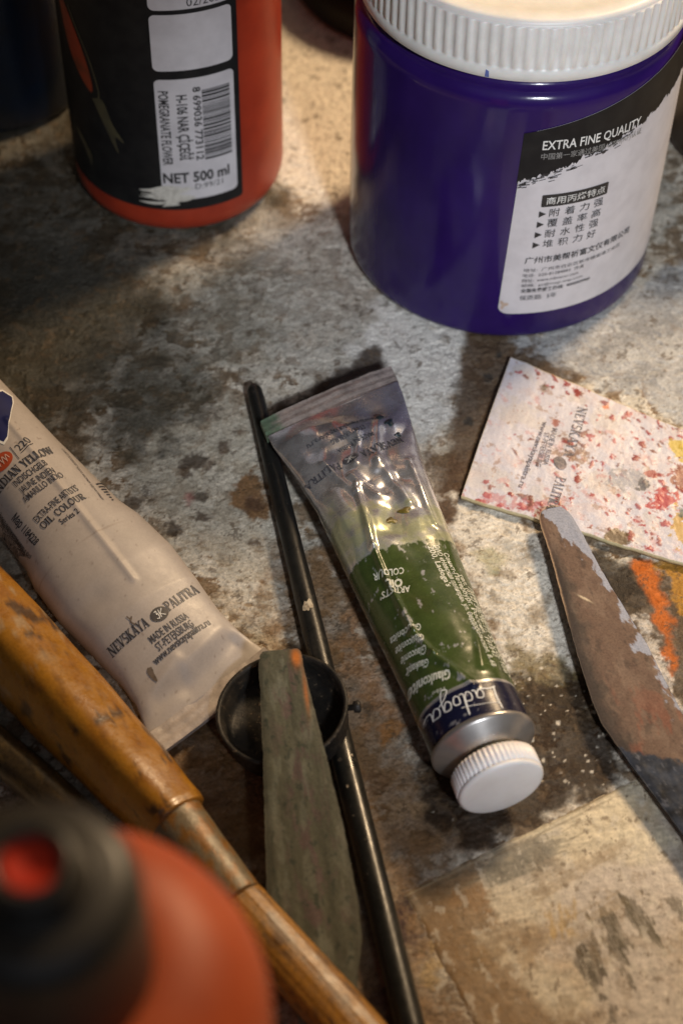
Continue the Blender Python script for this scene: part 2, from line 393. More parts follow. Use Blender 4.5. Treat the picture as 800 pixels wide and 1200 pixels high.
# ================================================================== TABLETOP
def build_table():
    xs = np.concatenate([np.linspace(-70, -13, 30)[:-1], np.arange(-13, 13, 0.036), np.linspace(13, 70, 30)])
    ys = np.concatenate([np.linspace(-20, 12, 24)[:-1], np.concatenate([np.arange(12, 40, 0.036), np.arange(40, 56, .06)]), np.linspace(56, 110, 30)])
    X, Y = np.meshgrid(xs, ys); X = X.ravel(); Y = Y.ravel(); P = np.stack([X, Y], -1)
    wx = X+0.22*fbm(X*.6, Y*.6, 3, off=3); wy = Y+0.22*fbm(X*.6, Y*.6, 3, off=11)
    cream = np.array([.66, .61, .515]); grey = np.array([.33, .31, .265]); brown = np.array([.14, .085, .042]); dark = np.array([.03, .022, .014])
    n1 = fbm(wx*.28, wy*.33, 8, .58); n2 = fbm(wx*.75, wy*.9, 7, .62, 5); n3 = fbm(wx*2.2, wy*2.2, 6, .65, 9); n4 = fbm(X*6, Y*6, 4, .65, 21); n5 = fbm(wx*1.3, wy*1.3, 7, .66, 55)
    C = np.zeros((len(X), 3))+cream
    def lay(col, mask):
        C[:] = C*(1-mask[:, None]) + np.asarray(col)*mask[:, None]
    C[:] = np.array([.17, .105, .055])*(1+.5*n3)[:, None]
    peel = n1*.5+.75*n5+.12                      # where the pale paint still sits on the board
    pm = sstep(-.16, -.07, peel+.10*n4)
    C[:] = C*(1-pm[:, None])+cream*(1+.12*n3)[:, None]*pm[:, None]
    lay(grey, sstep(.0, .35, n1+.5*n2)*.7)
    lay((.44, .355, .25), sstep(.02, .4, n2-.3*n1)*.55)
    lay((.30, .22, .14), sstep(.16, .42, fbm(wx*.5+.25*wy, wy*1.1, 6, .6, 140))*.5)
    lay(brown, sstep(.27, .38, n2+.4*n3)*.7)
    lay((.62, .56, .47), sstep(.15, .5, n4*.5+n1*.5-.4*n2)*.5)
    lay((.22, .17, .11), sstep(.25, .45, fbm(X*3.1, Y*3.1, 5, .7, 201)+.3*n1)*.45)
    def tint(px, col, a=1.0, soft=.25, amp=.5, sc=1.2, oct=5, seed=0, z=0):
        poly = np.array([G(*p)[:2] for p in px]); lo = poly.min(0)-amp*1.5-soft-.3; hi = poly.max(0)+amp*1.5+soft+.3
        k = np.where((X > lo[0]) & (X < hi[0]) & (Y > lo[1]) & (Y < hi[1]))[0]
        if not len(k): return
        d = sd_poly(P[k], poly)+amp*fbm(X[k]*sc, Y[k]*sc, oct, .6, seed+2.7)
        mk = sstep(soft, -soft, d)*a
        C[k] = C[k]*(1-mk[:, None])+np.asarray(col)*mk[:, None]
    def oval(x, y, rx, ry, col, a=1.0, rot=0, **kw):
        T = np.linspace(0, 2*np.pi, 14)[:-1]; c, s = math.cos(math.radians(rot)), math.sin(math.radians(rot))
        tint([(x+rx*math.cos(t)*c-ry*math.sin(t)*s, y+rx*math.cos(t)*s+ry*math.sin(t)*c) for t in T], col, a, **kw)
    # broad tones: dark mottling deepened by painted shade at the back left, ochre in front
    tint([(-150, -60), (325, -60), (320, 240), (235, 320), (130, 430), (70, 520), (-150, 700)], (.022, .020, .014), .86, soft=1.6, amp=1.6, sc=.5, seed=1)
    tint([(-150, 300), (140, 330), (260, 430), (200, 560), (60, 470), (-150, 560)], (.05, .046, .032), .6, soft=.9, amp=1.3, sc=.7, seed=2)
    tint([(20, 300), (90, 290), (130, 330), (60, 380), (10, 350)], (.05, .048, .04), .6, soft=.5, amp=.7, seed=3)
    tint([(140, 420), (230, 420), (260, 480), (190, 545), (120, 500)], (.06, .055, .04), .65, soft=.5, amp=.8, seed=4)
    tint([(195, 310), (300, 300), (370, 335), (330, 420), (240, 430)], (.22, .215, .18), .6, soft=.8, amp=1.0, seed=5)
    tint([(325, -60), (425, -60), (425, 262), (325, 215)], (.74, .68, .58), .92, soft=.3, amp=.3, seed=6)  # bright lit wedge between bottle and jar, painted as pale colour
    tint([(300, 255), (420, 245), (470, 360), (430, 480), (330, 430)], (.50, .48, .43), .55, soft=.8, amp=.9, seed=7)
    tint([(445, 350), (548, 385), (530, 480), (500, 520), (440, 470), (390, 460)], (.74, .72, .67), .85, soft=.35, amp=.5, sc=1.6, seed=8)
    oval(375, 250, 18, 9, (.24, .19, .15), .7, soft=.2, amp=.3)
    # brown strip beside the jar, its straight-edged shadow painted into the colour
    tint([(545, 386), (620, 386), (690, 440), (640, 470), (560, 640), (505, 600), (522, 555)], (.085, .055, .034), .93, soft=.16, amp=.12, sc=1.2, seed=9)
    tint([(500, 530), (560, 540), (545, 640), (510, 620)], (.07, .036, .018), .7, soft=.3, amp=.5, seed=10)
    for (x, y, r) in ((571, 443, 5), (549, 492, 5), (585, 415, 4), (604, 446, 3)): oval(x, y, r, r, (.03, .028, .025), .9, soft=.06, amp=.08)
    # grey marbled paint at the right
    tint([(605, 400), (820, 300), (830, 520), (760, 470), (690, 445), (650, 425)], (.44, .45, .45), .8, soft=.25, amp=.45, sc=1.8, seed=11)
    for i, (x, y, rx, ry) in enumerate([(720, 400, 40, 10), (770, 380, 30, 14), (690, 425, 30, 8), (745, 440, 26, 10), (785, 330, 16, 16)]): oval(x, y, rx, ry, (.22, .22, .22), .6, rot=-15, soft=.3, amp=.6, sc=2, seed=12+i)
    # dark stain for the shadow behind the folded end of the tube, put into the colour
    tint([(310, 490), (440, 405), (455, 430), (330, 490)], (.035, .02, .012), .9, soft=.15, amp=.25, seed=18)
    # light patches and rust marks between the tubes
    tint([(255, 470), (310, 480), (345, 640), (300, 690), (215, 640), (150, 560)], (.50, .46, .37), .65, soft=.5, amp=.9, sc=1.4, seed=19)
    tint([(272, 560), (305, 552), (318, 590), (300, 612), (270, 595)], (.20, .10, .035), .92, soft=.12, amp=.3, sc=2.2, seed=20)
    oval(300, 590, 14, 9, (.09, .05, .03), .8, soft=.1, amp=.2, sc=3)
    for (x, y, rx, ry, cc) in ((225, 540, 15, 12, .06), (201, 621, 11, 9, .05), (237, 606, 8, 5, .07), (240, 583, 9, 5, .05), (153, 590, 13, 9, .06), (262, 525, 8, 8, .09), (244, 548, 7, 5, .1), (215, 555, 6, 4, .07), (160, 612, 9, 5, .09), (280, 505, 10, 6, .1), (300, 635, 7, 4, .08)):
        oval(x, y, rx, ry, (cc*1.2, cc*.85, cc*.6), .85, soft=.08, amp=.2, sc=2.5, seed=x)
    oval(222, 587, 5, 9, (.35, .12, .10), .7, soft=.1, amp=.15)
    # ochre earth tones running down between the brush and the green tube
    tint([(330, 640), (400, 640), (470, 860), (520, 960), (560, 1010), (470, 1040), (560, 1240), (300, 1240), (230, 900), (330, 740)], (.22, .125, .055), .8, soft=.7, amp=1.0, sc=1.1, seed=30)
    tint([(150, 880), (310, 790), (330, 1010), (240, 1020)], (.13, .07, .028), .85, soft=.5, amp=.8, sc=1.3, seed=31)
    tint([(410, 700), (445, 790), (470, 850), (430, 840), (400, 760)], (.33, .15, .05), .6, soft=.3, amp=.5, sc=1.8, seed=32)
    for (x, y, rx, ry, cc) in ((440, 770, 20, 3, (.6, .5, .38)), (425, 740, 10, 3, (.62, .52, .4)), (455, 860, 16, 8, (.35, .16, .05)), (440, 910, 14, 10, (.16, .085, .04)), (480, 950, 20, 12, (.33, .22, .12)), (250, 940, 16, 10, (.11, .065, .035)), (285, 900, 12, 18, (.14, .08, .04)), (470, 1090, 14, 30, (.06, .035, .04)), (505, 1130, 10, 26, (.40, .28, .13)), (455, 1180, 14, 20, (.08, .045, .04))):
        oval(x, y, rx, ry, cc, .8, soft=.15, amp=.35, sc=2.2, seed=y)
    # white island right of the green tube, dark oily ground below it
    tint([(525, 590), (600, 590), (640, 640), (700, 770), (640, 790), (580, 760), (545, 680)], (.66, .61, .52), .88, soft=.3, amp=.6, sc=1.5, seed=40)
    for i in range(26):
        rr = np.random.RandomState(300+i); oval(545+rr.rand()*105, 600+rr.rand()*170, 3+7*rr.rand(), 2+5*rr.rand(), (.22, .17, .11) if i % 3 else (.30, .29, .26), .6, rot=rr.rand()*90, soft=.12, amp=.3, sc=2.5, seed=i)
    oval(575, 655, 16, 12, (.33, .31, .16), .6, soft=.2, amp=.3, sc=2)
    tint([(600, 755), (650, 770), (700, 800), (690, 850), (620, 830)], (.16, .12, .045), .8, soft=.25, amp=.5, sc=1.6, seed=41)
    tint([(560, 800), (690, 790), (745, 905), (545, 1005), (490, 960), (500, 870)], (.026, .014, .007), .93, soft=.3, amp=.55, sc=1.3, seed=42)
    tint([(690, 690), (820, 640), (830, 900), (760, 800)], (.08, .05, .027), .9, soft=.3, amp=.5, sc=1.4, seed=43)
    tint([(650, 640), (760, 655), (770, 700), (720, 720), (680, 690)], (.02, .014, .009), .92, soft=.3, amp=.4, sc=1.5, seed=44)
    tint([(738, 652), (762, 655), (778, 700), (796, 785), (786, 795), (772, 740), (754, 690)], (.50, .12, .012), .9, soft=.12, amp=.22, sc=1.4, seed=45)
    tint([(768, 655), (830, 650), (830, 720), (795, 720)], (.42, .20, .025), .9, soft=.1, amp=.3, sc=1.8, seed=46)
    tint([(742, 720), (760, 725), (785, 790), (800, 830), (790, 840), (765, 790)], (.60, .54, .46), .8, soft=.08, amp=.3, sc=2.4, seed=47)
    # crumbs of dry white paint caught in the dark ground
    rr = np.random.RandomState(5)
    for i in range(90):
        x = 600+rr.rand()*140; y = 770+rr.rand()*150
        if i > 60: x, y = 480+rr.rand()*240, 640+rr.rand()*330
        q = G(x, y)[:2]; r = .018+.05*rr.rand()**3
        k = np.where((np.abs(X-q[0]) < .3) & (np.abs(Y-q[1]) < .3))[0]
        d = np.hypot((X[k]-q[0])*(1+rr.rand()), (Y[k]-q[1])*(1+rr.rand()))
        mk = sstep(r+.03, r-.01, d)*.9; C[k] = C[k]*(1-mk[:, None])+np.array([.62, .56, .46])*mk[:, None]
    # grain
    lay(np.array([.06, .042, .026]), sstep(.42, .52, n4*.5+n5*.7+.2*n3)*.6)
    lay(np.array([.12, .08, .045]), sstep(.42, .50, n3*.9+.4*n4)*.4)
    sc_ = fbm((X*.8+Y*.35)*1.1, (Y*.8-X*.35)*9, 4, .6, 61); lay(C*1.5+.02, sstep(.42, .55, sc_)*.35)      # faint scratches
    C *= (1+.16*n3+.16*n4)[:, None]
    C = np.clip(C, .008, .85)
    Z = .016*n3+.010*n4+.01*n2+.022*(pm-1); Z = np.clip(Z, -.05, 0.03)-.015
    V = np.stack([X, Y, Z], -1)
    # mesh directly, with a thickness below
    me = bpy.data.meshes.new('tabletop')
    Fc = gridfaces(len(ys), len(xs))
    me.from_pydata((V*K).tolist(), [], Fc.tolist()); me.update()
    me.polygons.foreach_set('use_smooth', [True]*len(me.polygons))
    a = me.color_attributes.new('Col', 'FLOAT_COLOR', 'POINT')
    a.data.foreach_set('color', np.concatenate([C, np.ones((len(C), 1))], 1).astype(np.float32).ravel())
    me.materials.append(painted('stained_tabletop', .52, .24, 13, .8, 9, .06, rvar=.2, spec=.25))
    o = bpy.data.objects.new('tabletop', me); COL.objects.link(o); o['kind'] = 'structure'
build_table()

# common materials
M_ink = plain('black_print', (.02, .02, .022), .5)
M_whiteprint = plain('white_print', (.75, .75, .72), .5)
M_blacklabel = plain('black_label', (.010, .010, .011), .5, (.016, .016, .016), 2, spec=.2)
M_paperlabel = plain('pale_label', (.62, .60, .62), .42, (.55, .53, .55), 1.5, bmp=.1, bsc=6)
M_black = plain('black_plastic', (.012, .012, .013), .3, (.025, .023, .02), 4, bmp=.25, bsc=8, rvar=.12)
M_dark = plain('dark_glass', (.012, .014, .018), .25, (.02, .018, .015), 2)
M_white = plain('white_plastic', (.78, .77, .74), .4, (.70, .69, .66), 1.5, bmp=.05, bsc=10, sss=.15)

# ================================================================== PURPLE JAR
def streaky(mt):
    nt = mt.node_tree; p = nt.nodes['Principled BSDF']; tc = N(nt, 'ShaderNodeTexCoord'); mp = N(nt, 'ShaderNodeMapping'); mp.inputs['Scale'].default_value = (140, 140, 16)
    nt.links.new(tc.outputs['Object'], mp.inputs['Vector']); b = N(nt, 'ShaderNodeBump'); b.inputs['Strength'].default_value = .35; b.inputs['Distance'].default_value = .0006
    nt.links.new(noise(nt, mp.outputs['Vector'], .8, 3, .5), b.inputs['Height']); nt.links.new(b.outputs[0], p.inputs['Normal'])
def build_jar():
    cx, cy, r = 4.46, 40.11, 4.46
    t = root('paint_jar', (cx, cy, 0), 'large purple paint jar with ribbed white screw lid and white label', 'jar')
    M_p = plain('purple_paint', (.023, .008, .098), .17, (.017, .006, .072), .6, .35, .7, bmp=.12, bsc=.9, coat=.0, spec=.4)
    prof = [(0.01, 0.12), (r-.7, .1), (r-.55, 0)] + arc(r-.35, 0, r, .35, 6) + [(r, z) for z in np.linspace(.6, 7.9, 20)] + arc(r, 8.0, r-.35, 8.45, 6, False) + [(r-.42, 8.6), (r-.42, 10.0)]
    V, Fc = lathe(prof, cx, cy, 160); specks(M_p, (.35, .30, .42), .45, 8, .735); streaky(M_p); obj('body', V, Fc, M_p, t)
    rib = lambda T, z: np.where((z > 9.12) & (z < 10.28), .024*np.sign(np.sin(T*92))*np.minimum(1, np.abs(np.sin(T*92))*2.2), 0)
    rl = 4.33
    prof = [(rl-.35, 8.74), (rl-.05, 8.72), (rl+.03, 8.78), (rl+.03, 9.05), (rl-.01, 9.1), (rl-.01, 9.13), (rl-.02, 9.5), (rl-.02, 10.25), (rl-.04, 10.3)] + arc(rl-.04, 10.3, rl-.2, 10.46, 5, False) + [(rl-.5, 10.47), (rl-.6, 10.41), (rl-1.2, 10.4), (0.01, 10.42)]
    V, Fc = lathe(prof, cx, cy, 92*8, rib); obj('lid', V, Fc, M_white, t)
    cs = cylsurf(cx, cy, r); A = lambda d: math.radians(d)*r
    V, Fc = patch(A(-3.2), A(88), 1.08, 7.9, .3, 90, 30, top=None)
    V[:, 0] += (V[:, 1]-1.1)*.028*np.clip(1-V[:, 0]/A(60), 0, 1)
    tilt = lambda x: 7.33+np.clip(x, -1, 9)*.24
    k = (V[:, 1]-1.08)/(7.9-1.08); V[:, 1] = 1.08+k*(tilt(V[:, 0])-1.08)
    lab = obj('label', cs(V[:, 0], V[:, 1], .012), Fc, M_paperlabel, t)
    def lower(x):
        d = np.degrees(x/r); z = np.interp(d, [-3, 22, 47, 90], [5.66, 6.42, 6.92, 7.6])
        return z + .16*fbm(x*2.2, x*0+3, 5, .75) + .05*fbm(x*14, x*0, 2)
    V, Fc = patch(A(-1.1), A(88), 0, 1, 0, 420, 4, top=lambda x: tilt(x)-.0, bot=lower)
    V[:, 0] -= (7.5-V[:, 1])*.028*np.clip(1-V[:, 0]/A(60), 0, 1)
    obj('label_band', cs(V[:, 0], V[:, 1], .02), Fc, M_blacklabel, t)
    ink = Ink()
    for i in range(70):        # torn brush marks under the band
        rr = np.random.RandomState(i); x = A(-1.4+rr.rand()**1.4*40); y = lower(np.array([x]))[0]-.03-.16*rr.rand()**2
        ink.stroke([(x, y), (x+.05+.16*rr.rand(), y+.02+.03*rr.rand())], .018+.02*rr.rand())
    # badge with six characters
    V, Fc = patch(A(7.4), A(31.8), 4.9, 5.31, .04, 16, 5); ink.add(V, Fc)
    for i, s in enumerate(['附着力强', '覆盖率高', '耐水性强', '堆积力好']):
        y = 4.55-.357*i; x0 = A(7.0-.25*i)
        ink.poly([(x0, y), (x0+.2, y+.11), (x0, y+.22)])
        for j, c in enumerate(s): ink.text(c, (A(10.6+5.45*j-.3*i), y-.0), (A(14.3+5.45*j-.3*i), y-.0), .27, .004)
    ink.text('广州市美帮祈富文仪有限公司', (A(4.2), 2.93), (A(47), 2.93), .25, .015)
    for y, s, e in ((2.63, '地址:  广州市白云区新市镇棠涌工业区', 43), (2.44, '电话:  020-81384883  传真', 27), (2.25, '网址:  www.mbnaoer.com', 25), (2.06, '邮箱:  gz@magi-wap.com', 27)): ink.text(s, (A(4.2), y), (A(e), y), .135, .0)
    ink.text('全国免费服务热线:  4000909960', (A(4.1), 1.87), (A(30.5), 1.87), .15, .02)
    ink.text('保质期:  5年', (A(4.0), 1.58), (A(17.5), 1.58), .19)
    ink.build('lettering', cs, M_ink, lab, .022)
    ink = Ink()
    ink.text('EXTRA FINE QUALITY', (A(5.3), 6.8), (A(42), 6.8), .29, .012)
    ink.text('商用丙烯特点', (A(9), 4.98), (A(30.6), 4.98), .25, .004)
    ink.build('lettering', cs, M_whiteprint, lab, .032)
    ink = Ink(); ink.text('中国第一家通过美国ASTM(AP)认证', (A(5.2), 6.45), (A(43.3), 6.45), .24)
    ink.build('lettering', cs, plain('grey_print', (.30, .30, .29), .5), lab, .032)
    # blue smear on the lid rim
    ink = Ink(); cl = cylsurf(cx, cy, rl+.03)
    ink.poly([(A(-15.6), 8.80), (A(-14.2), 8.80), (A(-14.4), 8.98), (A(-15.4), 9.02)]); ink.build('paint_smear', cl, plain('blue_paint', (.12, .17, .45), .4), t, .012)
    # worn corner of the label
    ink = Ink(); T = np.arange(16)*2*np.pi/16
    rad = .10+.05*np.sin(T*3+1); ink.poly(np.stack([A(-1.4)+rad*np.cos(T), 1.42+rad*1.3*np.sin(T)], -1)); ink.build('paint_smear', cs, plain('tan_smear', (.55, .42, .33), .5), t, .021)
build_jar()

# ================================================================== RED BOTTLE AT THE BACK
def build_bottle():
    cx, cy, r = -5.25, 42.85, 3.18
    specks(M_blacklabel, (.2, .18, .15), .4, 8, .72)
    t = root('paint_bottle', (cx, cy, 0), 'tall red paint bottle with black label and barcode standing at the back', 'bottle')
    M_r = plain('red_plastic', (.36, .042, .017), .34, (.28, .03, .013), .7, bmp=.06, bsc=2, sss=.4, spec=.35)
    prof = [(0.01, .15), (r-1.0, .12), (r-.8, 0)] + arc(r-.7, 0, r, .75, 8) + [(r, z) for z in np.linspace(1, 14.5, 24)] + arc(r, 14.6, 1.4, 17, 8, False) + [(1.3, 17.1), (1.3, 18)]
    V, Fc = lathe(prof, cx, cy, 128); obj('body', V, Fc, M_r, t)
    V, Fc = lathe([(1.45, 17.15), (1.5, 17.2), (1.5, 19), (1.4, 19.1), (.8, 19.15), (.6, 20.4), (.01, 20.4)], cx, cy, 64); obj('cap', V, Fc, M_black, t)
    cs = cylsurf(cx, cy, r); A = lambda d: math.radians(d)*r
    V, Fc = patch(A(-100), A(41), 1.12, 13.5, .12, 90, 20); obj('label', cs(V[:, 0], V[:, 1], .012), Fc, M_blacklabel, t)
    for y0, y1 in ((1.5, 5.72), (6.0, 7.78), (7.92, 10.5)):
        V, Fc = patch(A(-3.4), A(37.6), y0, y1, .16, 30, 14); panel = obj('label_panel', cs(V[:, 0], V[:, 1], .022), Fc, M_paperlabel, t); first_panel = panel if y0 == 1.5 else first_panel
    ink = Ink(); ink.text('02/2021', (A(15), 8.0), (A(34), 8.0), .26, .0); ink.build('lettering', cs, M_ink, panel, .03)
    ink = Ink()
    y = 5.28; rr = np.random.RandomState(11)
    while y > 2.92:
        h = rr.choice([.025, .03, .05, .075]); pv, pf = patch(A(20), A(35), y-h, y, 0, 10, 2); ink.add(pv, pf); y -= h+rr.choice([.025, .035, .05])
    ink.text('8 699036 773112', (A(15.6), 5.42), (A(15.6), 2.9), .22, .02)
    ink.text('H-106 NAR ÇİÇEĞİ', (A(7.2), 5.2), (A(7.2), 2.95), .30, .025)
    ink.text('POMEGRANATE FLOWER', (A(-1.6), 5.35), (A(-1.6), 2.78), .28, .02)
    ink.text('NET 500 ml', (A(-2.4), 2.14), (A(33), 2.14), .36, .03)
    ink.text('D:99/21', (A(14), 1.86), (A(29), 1.86), .2, .0)
    ink.build('lettering', cs, M_ink, first_panel, .03)
    # flower printed on the black label
    ink = Ink(); ink.fill(bez([(A(-62), 7.6), (A(-52), 6.9), (A(-43), 5.9), (A(-39), 5.0), (A(-41), 4.7), (A(-50), 5.2), (A(-57), 5.9), (A(-62), 7.0)], 5))
    ink.build('printed_flower', cs, plain('dull_red_print', (.30, .035, .012), .4, (.12, .03, .012), 1), t, .024)
    ink = Ink()
    ink.stroke(bez([(A(-52), 7.2), (A(-40), 5.9), (A(-35), 4.9), (A(-36), 4.5)]), .06)
    ink.poly(bez([(A(-40), 4.5), (A(-33), 4.6), (A(-28), 3.9), (A(-22), 3.35), (A(-27), 3.45), (A(-26), 2.9), (A(-33), 3.7)], 5))
    ink.poly(bez([(A(-60), 2.9), (A(-52), 2.4), (A(-47), 1.9), (A(-46), 2.3), (A(-50), 2.6)], 5))
    ink.build('printed_leaves', cs, plain('olive_print', (.085, .075, .04), .4, (.05, .045, .03), 2), t, .024)
    # streaky white paint smudge across the lower edge of the label
    ink = Ink(); rr = np.random.RandomState(3)
    for i in range(26):
        y0 = 1.32+.62*rr.rand(); x0 = A(-16+10*rr.rand()**2*1.6); x1 = A(2+14*rr.rand())
        if rr.rand() < .3: x0, x1 = A(-4+3*rr.rand()), A(5+3*rr.rand()); y0 -= .12
        n = 12; xs = np.linspace(x0, x1, n); ys = y0+.05*np.sin(np.linspace(0, 3, n)+i)+.12*(xs-x0)/(x1-x0+.01)
        ink.stroke(np.stack([xs, ys], -1), (.05+.1*rr.rand())*np.sin(np.linspace(.25, 2.9, n)))
    ink.build('paint_smudge', cs, plain('white_smudge', (.62, .60, .54), .6, (.45, .43, .38), 8), t, .036)
build_bottle()

# ================================================================== TUBES
class Tube:
    def __init__(s, org, ydir, half, thick, zbot, shear, ridges, crump, seed, L, rsh):
        s.o = np.array(org, float); d = np.array(ydir, float); d /= np.linalg.norm(d)
        s.Y = d; s.X = np.array([d[1], -d[0]])
        s.half, s.thick, s.zbot, s.shear, s.ridges, s.crump, s.seed, s.L, s.rsh = half, thick, zbot, shear, ridges, crump, seed, L, rsh
    def ysh(s, u, v): return s.shear*u*np.clip(1-v/4.0, 0, 1)
    def disp(s, u, v):
        d = s.crump(u, v)
        for a, b, amp, w in s.ridges:
            P = np.stack([np.ravel(u), np.ravel(v)], -1); q = sd_line(P, [a, b]).reshape(np.shape(u))
            d = d + amp*np.exp(-(q/w)**2)
        return d
    def top(s, u, v):
        a = interp(s.half, v); H = interp(s.thick, v); zb = interp(s.zbot, v)
        w = np.clip(u/a, -1, 1); e = np.sqrt(np.clip(1-w*w, 0, 1))
        pw = np.interp(v, [0, s.L*.55, s.L], [.75, .9, 1.0])
        return zb+H/2+H/2*e**pw + s.disp(u, v)*np.clip(e*1.6, 0, 1)*np.clip(v/.7, 0, 1)*np.clip((s.L-v)/.5, 0, 1)
    def world(s, u, v, z):
        v2 = v+s.ysh(u, v)
        return np.stack([s.o[0]+u*s.X[0]+v2*s.Y[0], s.o[1]+u*s.X[1]+v2*s.Y[1], z+0*u], -1)
    def surf(s, u, v, lift):
        u = np.asarray(u, float); v = np.asarray(v, float); e = .02
        z = s.top(u, v); gx = (s.top(u+e, v)-s.top(u-e, v))/(2*e); gy = (s.top(u, v+e)-s.top(u, v-e))/(2*e)
        gx = np.clip(gx, -4, 4); gy = np.clip(gy, -2, 2); n = np.sqrt(1+gx*gx+gy*gy)
        return s.world(u-lift*gx/n, v-lift*gy/n, z+lift/n)
    def build_body(s, mat, parent, colfun, ns=260, nt=200):
        vs = np.linspace(0, s.L, ns); T = np.arange(nt)*2*np.pi/nt
        VV, TT = np.meshgrid(vs, T, indexing='ij'); VV = VV.ravel(); TT = TT.ravel()
        a = interp(s.half, VV); u = a*np.cos(TT); sn = np.sin(TT)
        H = interp(s.thick, VV); zb = interp(s.zbot, VV)
        pw = np.interp(VV, [0, s.L*.55, s.L], [.75, .9, 1.0])
        z = np.where(sn >= 0, s.top(u, VV), zb+H/2-H/2*np.abs(sn)**pw)
        P = s.world(u, VV, z)
        Fc = gridfaces(ns, nt, True, True).tolist(); Fc.append(list(range(nt))); Fc.append([(ns-1)*nt+k for k in range(nt)][::-1])
        return obj('body', P, Fc, mat, parent, col=colfun(u, VV, sn))
    def crimp(s, mat, parent, length, thick, colfun, bend=0.0, name='crimped_end'):
        nu, nv = 60, 12
        us = np.linspace(-1, 1, nu); vs = np.linspace(-length, .06, nv)
        UU, VV = np.meshgrid(us, vs); a = s.half[0][1]+.02
        UU = UU.ravel()*a; VV = VV.ravel()
        zc = s.zbot[0][1]+s.thick[0][1]/2 + bend*(UU/a)**2 + .04*fbm(UU*1.1+s.seed, VV*1.5, 3)
        hh = thick/2*(1+.12*np.sin(VV*26))
        A_ = s.world(UU, VV, zc+hh); B_ = s.world(UU, VV, zc-hh)
        n = len(UU); f = gridfaces(nv, nu); Fc = f.tolist()+(f[:, ::-1]+n).tolist()
        def side(idx):
            for i, j in zip(idx[:-1], idx[1:]): Fc.append([i, i+n, j+n, j])
        r0 = list(range(nu)); r1 = [(nv-1)*nu+k for k in range(nu)]; c0 = [k*nu for k in range(nv)]; c1 = [k*nu+nu-1 for k in range(nv)]
        side(r0[::-1]); side(r1); side(c0); side(c1[::-1])
        c = colfun(UU, VV); c = np.concatenate([c, c])
        return obj(name, np.concatenate([A_, B_]), Fc, mat, parent, smooth=False, col=c)
    def end(s, mats, parent, rsh, zc, cap=True, capr=.98, cap0=.62, capl=.95):
        o3 = np.array([*(s.o+s.Y*s.L), zc]); d = np.array([*s.Y, 0.])
        V, Fc, _, _ = turned([(-.02, rsh*.985), (.03, rsh*1.03), (.10, rsh*1.035), (.16, rsh*1.0), (.42, .78), (.52, .70), (.54, .62), (.9, .62)], o3, d, 72)
        obj('shoulder', V, Fc, mats[0], parent)
        V, Fc, _, _ = turned([(.50, .60), (.51, .76), (.56, .79), (.62, .76), (.63, .6)], o3, d, 60); obj('neck_paint', V, Fc, mats[2], parent)
        nr = 52
        rf = lambda T: 1+.014*np.sign(np.sin(T*nr))*np.minimum(1, np.abs(np.sin(T*nr))*2)
        st = [(cap0, capr*.8), (cap0, capr*.95), (cap0+.05, capr), (cap0+capl*.82, capr)]
        V, Fc, _, _ = turned(st, o3, d, nr*8, rfun=rf)
        V2, F2, _, _ = turned([(cap0+capl*.80, capr*1.0), (cap0+capl*.9, capr*1.0), (cap0+capl*.97, capr*.965), (cap0+capl, capr*.9), (cap0+capl*1.0, capr*.5), (cap0+capl*.995, .01)], o3, d, nr*8)
        return obj('cap', np.concatenate([V, V2]), Fc+[[i+len(V) for i in f] for f in F2], mats[1], parent)

def logo_oval(ink, inkw, c, rx, ry, ang):
    ink.disc(c, rx, ry, ang)
    ca, sa = math.cos(ang), math.sin(ang)
    def tr(pts): return [(c[0]+x*ca-y*sa, c[1]+x*sa+y*ca) for x, y in pts]
    inkw.stroke(tr(bez([(-.10, .09), (-.04, .10), (-.07, .02), (-.03, .03), (-.05, -.08), (-.12, -.07)], 5)), .022)
    inkw.stroke(tr([(.02, .10), (0, -.09)]), .022); inkw.stroke(tr([(.12, .10), (.02, .0), (.12, -.09)]), .022)

